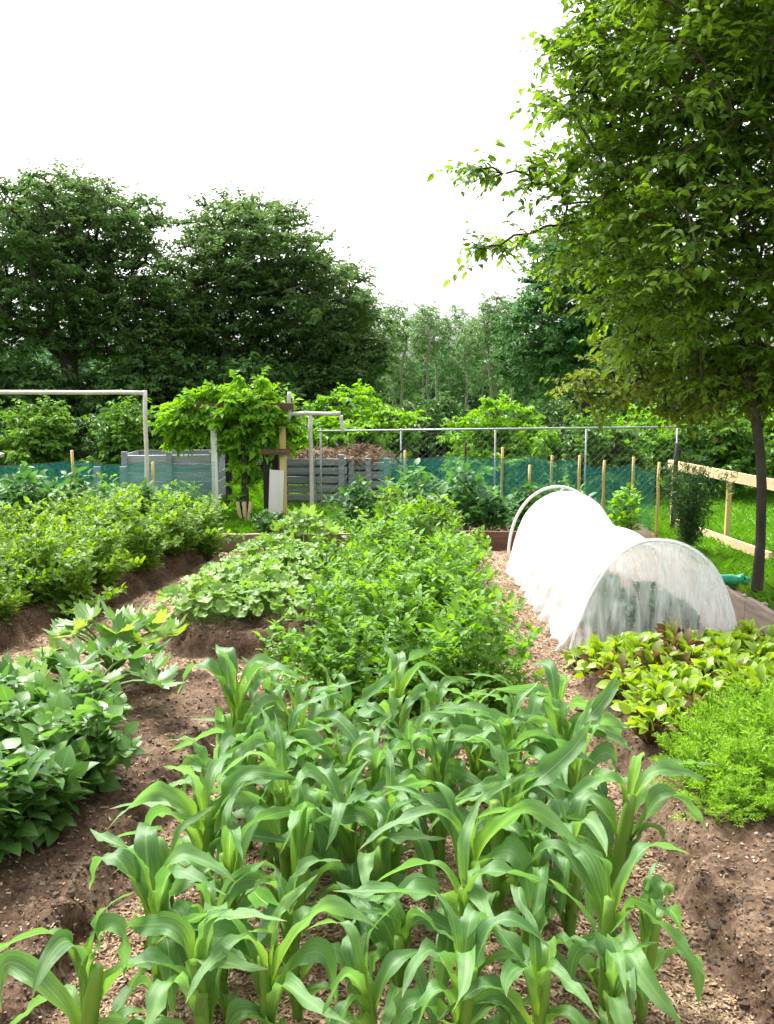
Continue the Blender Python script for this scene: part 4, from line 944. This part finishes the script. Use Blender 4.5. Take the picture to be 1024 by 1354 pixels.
# pallet bins
def bin_(loc, W, D, rows, hgt, mat, label, gap=.035):
    root = empty('compost_bin', loc, 0, label, 'compost bin', 'pallet compost bins behind the garden')
    bh = hgt / rows
    for y in (0, D):
        for i in range(rows):
            mb = MB(); box(mb, (rng.normal(0, .01), y, bh * (i + .5)), (W, .025, bh - gap), (0, rng.normal(0, .006), 0), .003); mb.build('slat', M[mat], root)
    for x in (-W / 2 - .015, W / 2 + .015):
        for i in range(rows):
            mb = MB(); box(mb, (x, D / 2, bh * (i + .5)), (.025, D - .03, bh - gap), (0, 0, 0), .003); mb.build('slat', M[mat], root)
    for x in np.linspace(-W / 2 + .04, W / 2 - .04, 3):
        mb = MB(); box(mb, (x, -.045, hgt / 2 + .01), (.085, .06, hgt + .08), (0, rng.normal(0, .02), 0)); mb.build('post', M[mat], root)
    return root
bin_((-1.12, 13.9, 0), .95, 1.0, 6, .80, 'grey_wood', 'grey pallet compost bin left part, right of the vine arbour')
bin_((-.28, 14.2, 0), .62, .9, 5, .72, 'grey_wood', 'smaller grey pallet compost bin below the straw heap')
bin_((-3.35, 14.2, 0), 1.45, 1.0, 6, .82, 'grey_wood', 'grey slatted compost bin left of the arbour behind the netting', .015)
def heap(loc, rx, ry, h, label):
    mb = MB(); n = 1500
    a = rng.random(n) * 6.28; r = np.sqrt(rng.random(n)); zz = h * (1 - r ** 2) * rng.uniform(.5, 1.05, n)
    P = np.stack([rx * r * np.cos(a), ry * r * np.sin(a), zz], 1)
    yaw = rng.random(n) * 6.28; D_ = np.stack([np.cos(yaw), np.sin(yaw), rng.normal(0, .35, n)], 1); Ls = rng.uniform(.05, .14, n)
    frusta(mb, P - D_ * Ls[:, None], P + D_ * Ls[:, None], .008, .004, 3)
    k = 24; t = np.linspace(0, 2 * pi, k, endpoint=False); rr = np.array([1, .8, .5, .2]); V = []
    for q in rr: V.append(np.stack([rx * q * np.cos(t), ry * q * np.sin(t), h * .92 * (1 - q * q) + rng.normal(0, .02, k)], 1))
    V = np.concatenate(V); F = [[i * k + j, i * k + (j + 1) % k, (i + 1) * k + (j + 1) % k, (i + 1) * k + j] for i in range(3) for j in range(k)]
    mb.add(V, F)
    o = mb.build('straw_heap', M['straw'], None, False, loc); tag(o, label, 'straw heap', 'straw heaps on the compost bins')
heap((-1.0, 14.4, .74), .55, .48, .14, 'flat heap of brown straw on the larger pallet bin')
heap((-.42, 14.6, .66), .60, .42, .28, 'taller heap of brown straw on the smaller pallet bin')
# black diamond
mb = MB()
for a in range(4):
    t0 = pi / 2 * a; t1 = t0 + pi / 2
    p0 = np.array([.17 * cos(t0), 0, .17 * sin(t0)]); p1 = np.array([.17 * cos(t1), 0, .17 * sin(t1)])
    seg(mb, p0, p1, .035, .03) if abs(p1[0] - p0[0]) > 1e-3 else None
o = mb.build('diamond_frame', M['black'], None, False, (.28, 12.98, .88)); tag(o, 'black diamond shaped frame hanging on the fence', 'frame')
# roof corner at the far left edge
rt = empty('garden_shed', (-5.75, 13.0, 0), 0, 'small shed with sloping pale roof cut by the left edge', 'shed')
mb = MB(); box(mb, (-.5, 0, .48), (1.0, .9, .96)); mb.build('wall', M['grey_wood'], rt)
mb = MB(); box(mb, (-.42, -.02, 1.03), (1.15, 1.1, .05), (0, .28, 0)); mb.build('roof', M['pole'], rt)

# ------------------------------------------------------------------ plants behind the timber edging
bk = [make_bush('garden_plant', .62, .36, 10, 10, .2, 5, .09, M['back_green'], M['potato_stem'], OVAL) for _ in range(3)]
spots = []; labs = []
for x, y, s, lb in [(-4.9, 11.3, 1.15, 'tall green plant at the left edge behind the reddish board'), (-4.4, 11.2, 1.1, 'green plant behind the reddish board, second from the left'), (-3.9, 11.4, 1.0, 'green plant below the tallest left stake'), (-3.4, 11.3, 1.0, 'green plant between the two left yellow stakes'), (-2.95, 11.4, .95, 'green plant below the pale frame post'), (-2.5, 11.5, .8, 'green plant left of the arbour post'), (-4.7, 12.0, 1.0, 'green plant against the left netting'),
                (-.35, 11.6, .9, 'green plant left behind the tallest potato plants'), (-.75, 11.3, .45, 'low green plant before the pallet bin'), (.35, 11.9, 1.0, 'dark green plant behind the tallest potato plants'), (.95, 11.6, .95, 'green plant right behind the tallest potato plants'), (1.35, 11.5, .8, 'green plant left of the bare hoop'), (2.2, 11.5, .8, 'green plant seen through the bare hoop'), (1.75, 11.9, .7, 'small green plant below the hoop stake'), (-1.5, 11.3, .4, 'low green plant below the white board')]:
    spots.append((x, y, s * 1.25)); labs.append(lb)
place(bk, spots, lambda i: labs[i], 'vegetable plant', 'green plants behind the timber edging')
ylw = make_bush('garden_plant', .7, .3, 9, 10, .18, 5, .085, M['vine'], M['potato_stem'], OVAL)
place([ylw], [(2.95, 11.3, 1.0)], 'bright green leafy plant between the yellow stakes behind the tunnel', 'vegetable plant')
# dark feathery plant right of the tunnel
fo = MB(); st = MB(); root = empty('feathery_plant', (3.42, 10.3, 0), 0, 'dark feathery asparagus like plant between the tunnel and lawn', 'plant')
for s_ in range(15):
    a = rng.random() * 6.28; ln = rng.uniform(.05, .5); h_ = rng.uniform(.7, 1.22); t = np.linspace(0, 1, 8)
    pts = np.stack([ln * t ** 1.5 * cos(a), ln * t ** 1.5 * sin(a), h_ * t], 1); tube(st, pts, np.linspace(.006, .002, 8), 4)
    n = 230; tt = rng.uniform(.15, 1, n); P = np.stack([np.interp(tt, t, pts[:, q]) for q in range(3)], 1) + rvec(n, .05)
    put_leaves(fo, SLIM, P, rvec(n) + np.array([0, 0, .5]), rvec(n), rng.uniform(.05, .10, n))
st.build('stem', M['fern'], root); fo.build('foliage', M['fern'], root)

# grass: lawn on the right and rough grass behind the fence
def grass(n, sampler, lo, hi, name, label):
    x, y = sampler(n); z_ = ground_z(x, y); mb = MB(); n = len(x)
    a = rng.random(n) * 6.28; fwd = np.stack([np.cos(a) * .5, np.sin(a) * .5, np.ones(n)], 1); up = np.stack([-np.cos(a), -np.sin(a), np.full(n, .4)], 1)
    put_leaves(mb, leaf_tpl('diamond', 1, .12, .2, .35), np.stack([x, y, z_ - .005], 1), fwd, up, rng.uniform(lo, hi, n))
    tag(mb.build(name, M['grass']), label, 'grass', kind='stuff')
def lawn_s(n):
    y = 6.5 + 14 * rng.random(n) ** 1.2; x = 3.3 + .04 * (y - 8) + rng.random(n) ** 1.3 * 6.5; return x, y
grass(42000, lawn_s, .05, .14, 'lawn_grass', 'short bright green lawn grass at right beyond the edging')
def rough_s(n):
    y = 12.7 + 14 * rng.random(n) ** 1.4; x = rng.uniform(-9, 3.6, n); return x, y
grass(36000, rough_s, .08, .26, 'rough_grass', 'rough green grass growing behind the nets and fence')
def weed_s(n):
    y = rng.uniform(10.8, 12.7, n); x = rng.uniform(-5.5, 3.0, n); k = fbm(x, y, 1.5, 33) > -.02; return x[k], y[k]
grass(14000, weed_s, .05, .16, 'weeds', 'low green weeds covering the soil behind the timber edging')
# overhead wires
for x0, z0, z1, lb in [(-30, 14.2, 13.6, 'thin overhead wire crossing the sky, higher one'), (-30, 11.9, 11.2, 'thin overhead wire crossing the sky, lower one')]:
    mb = MB(); t = np.linspace(0, 1, 24); tube(mb, np.stack([x0 + 70 * t, 45 + 0 * t, z0 + (z1 - z0) * t - 1.2 * np.sin(pi * t) * .5], 1), .008, 4)
    tag(mb.build('overhead_wire', M['wire']), lb, 'wire', 'overhead wires')
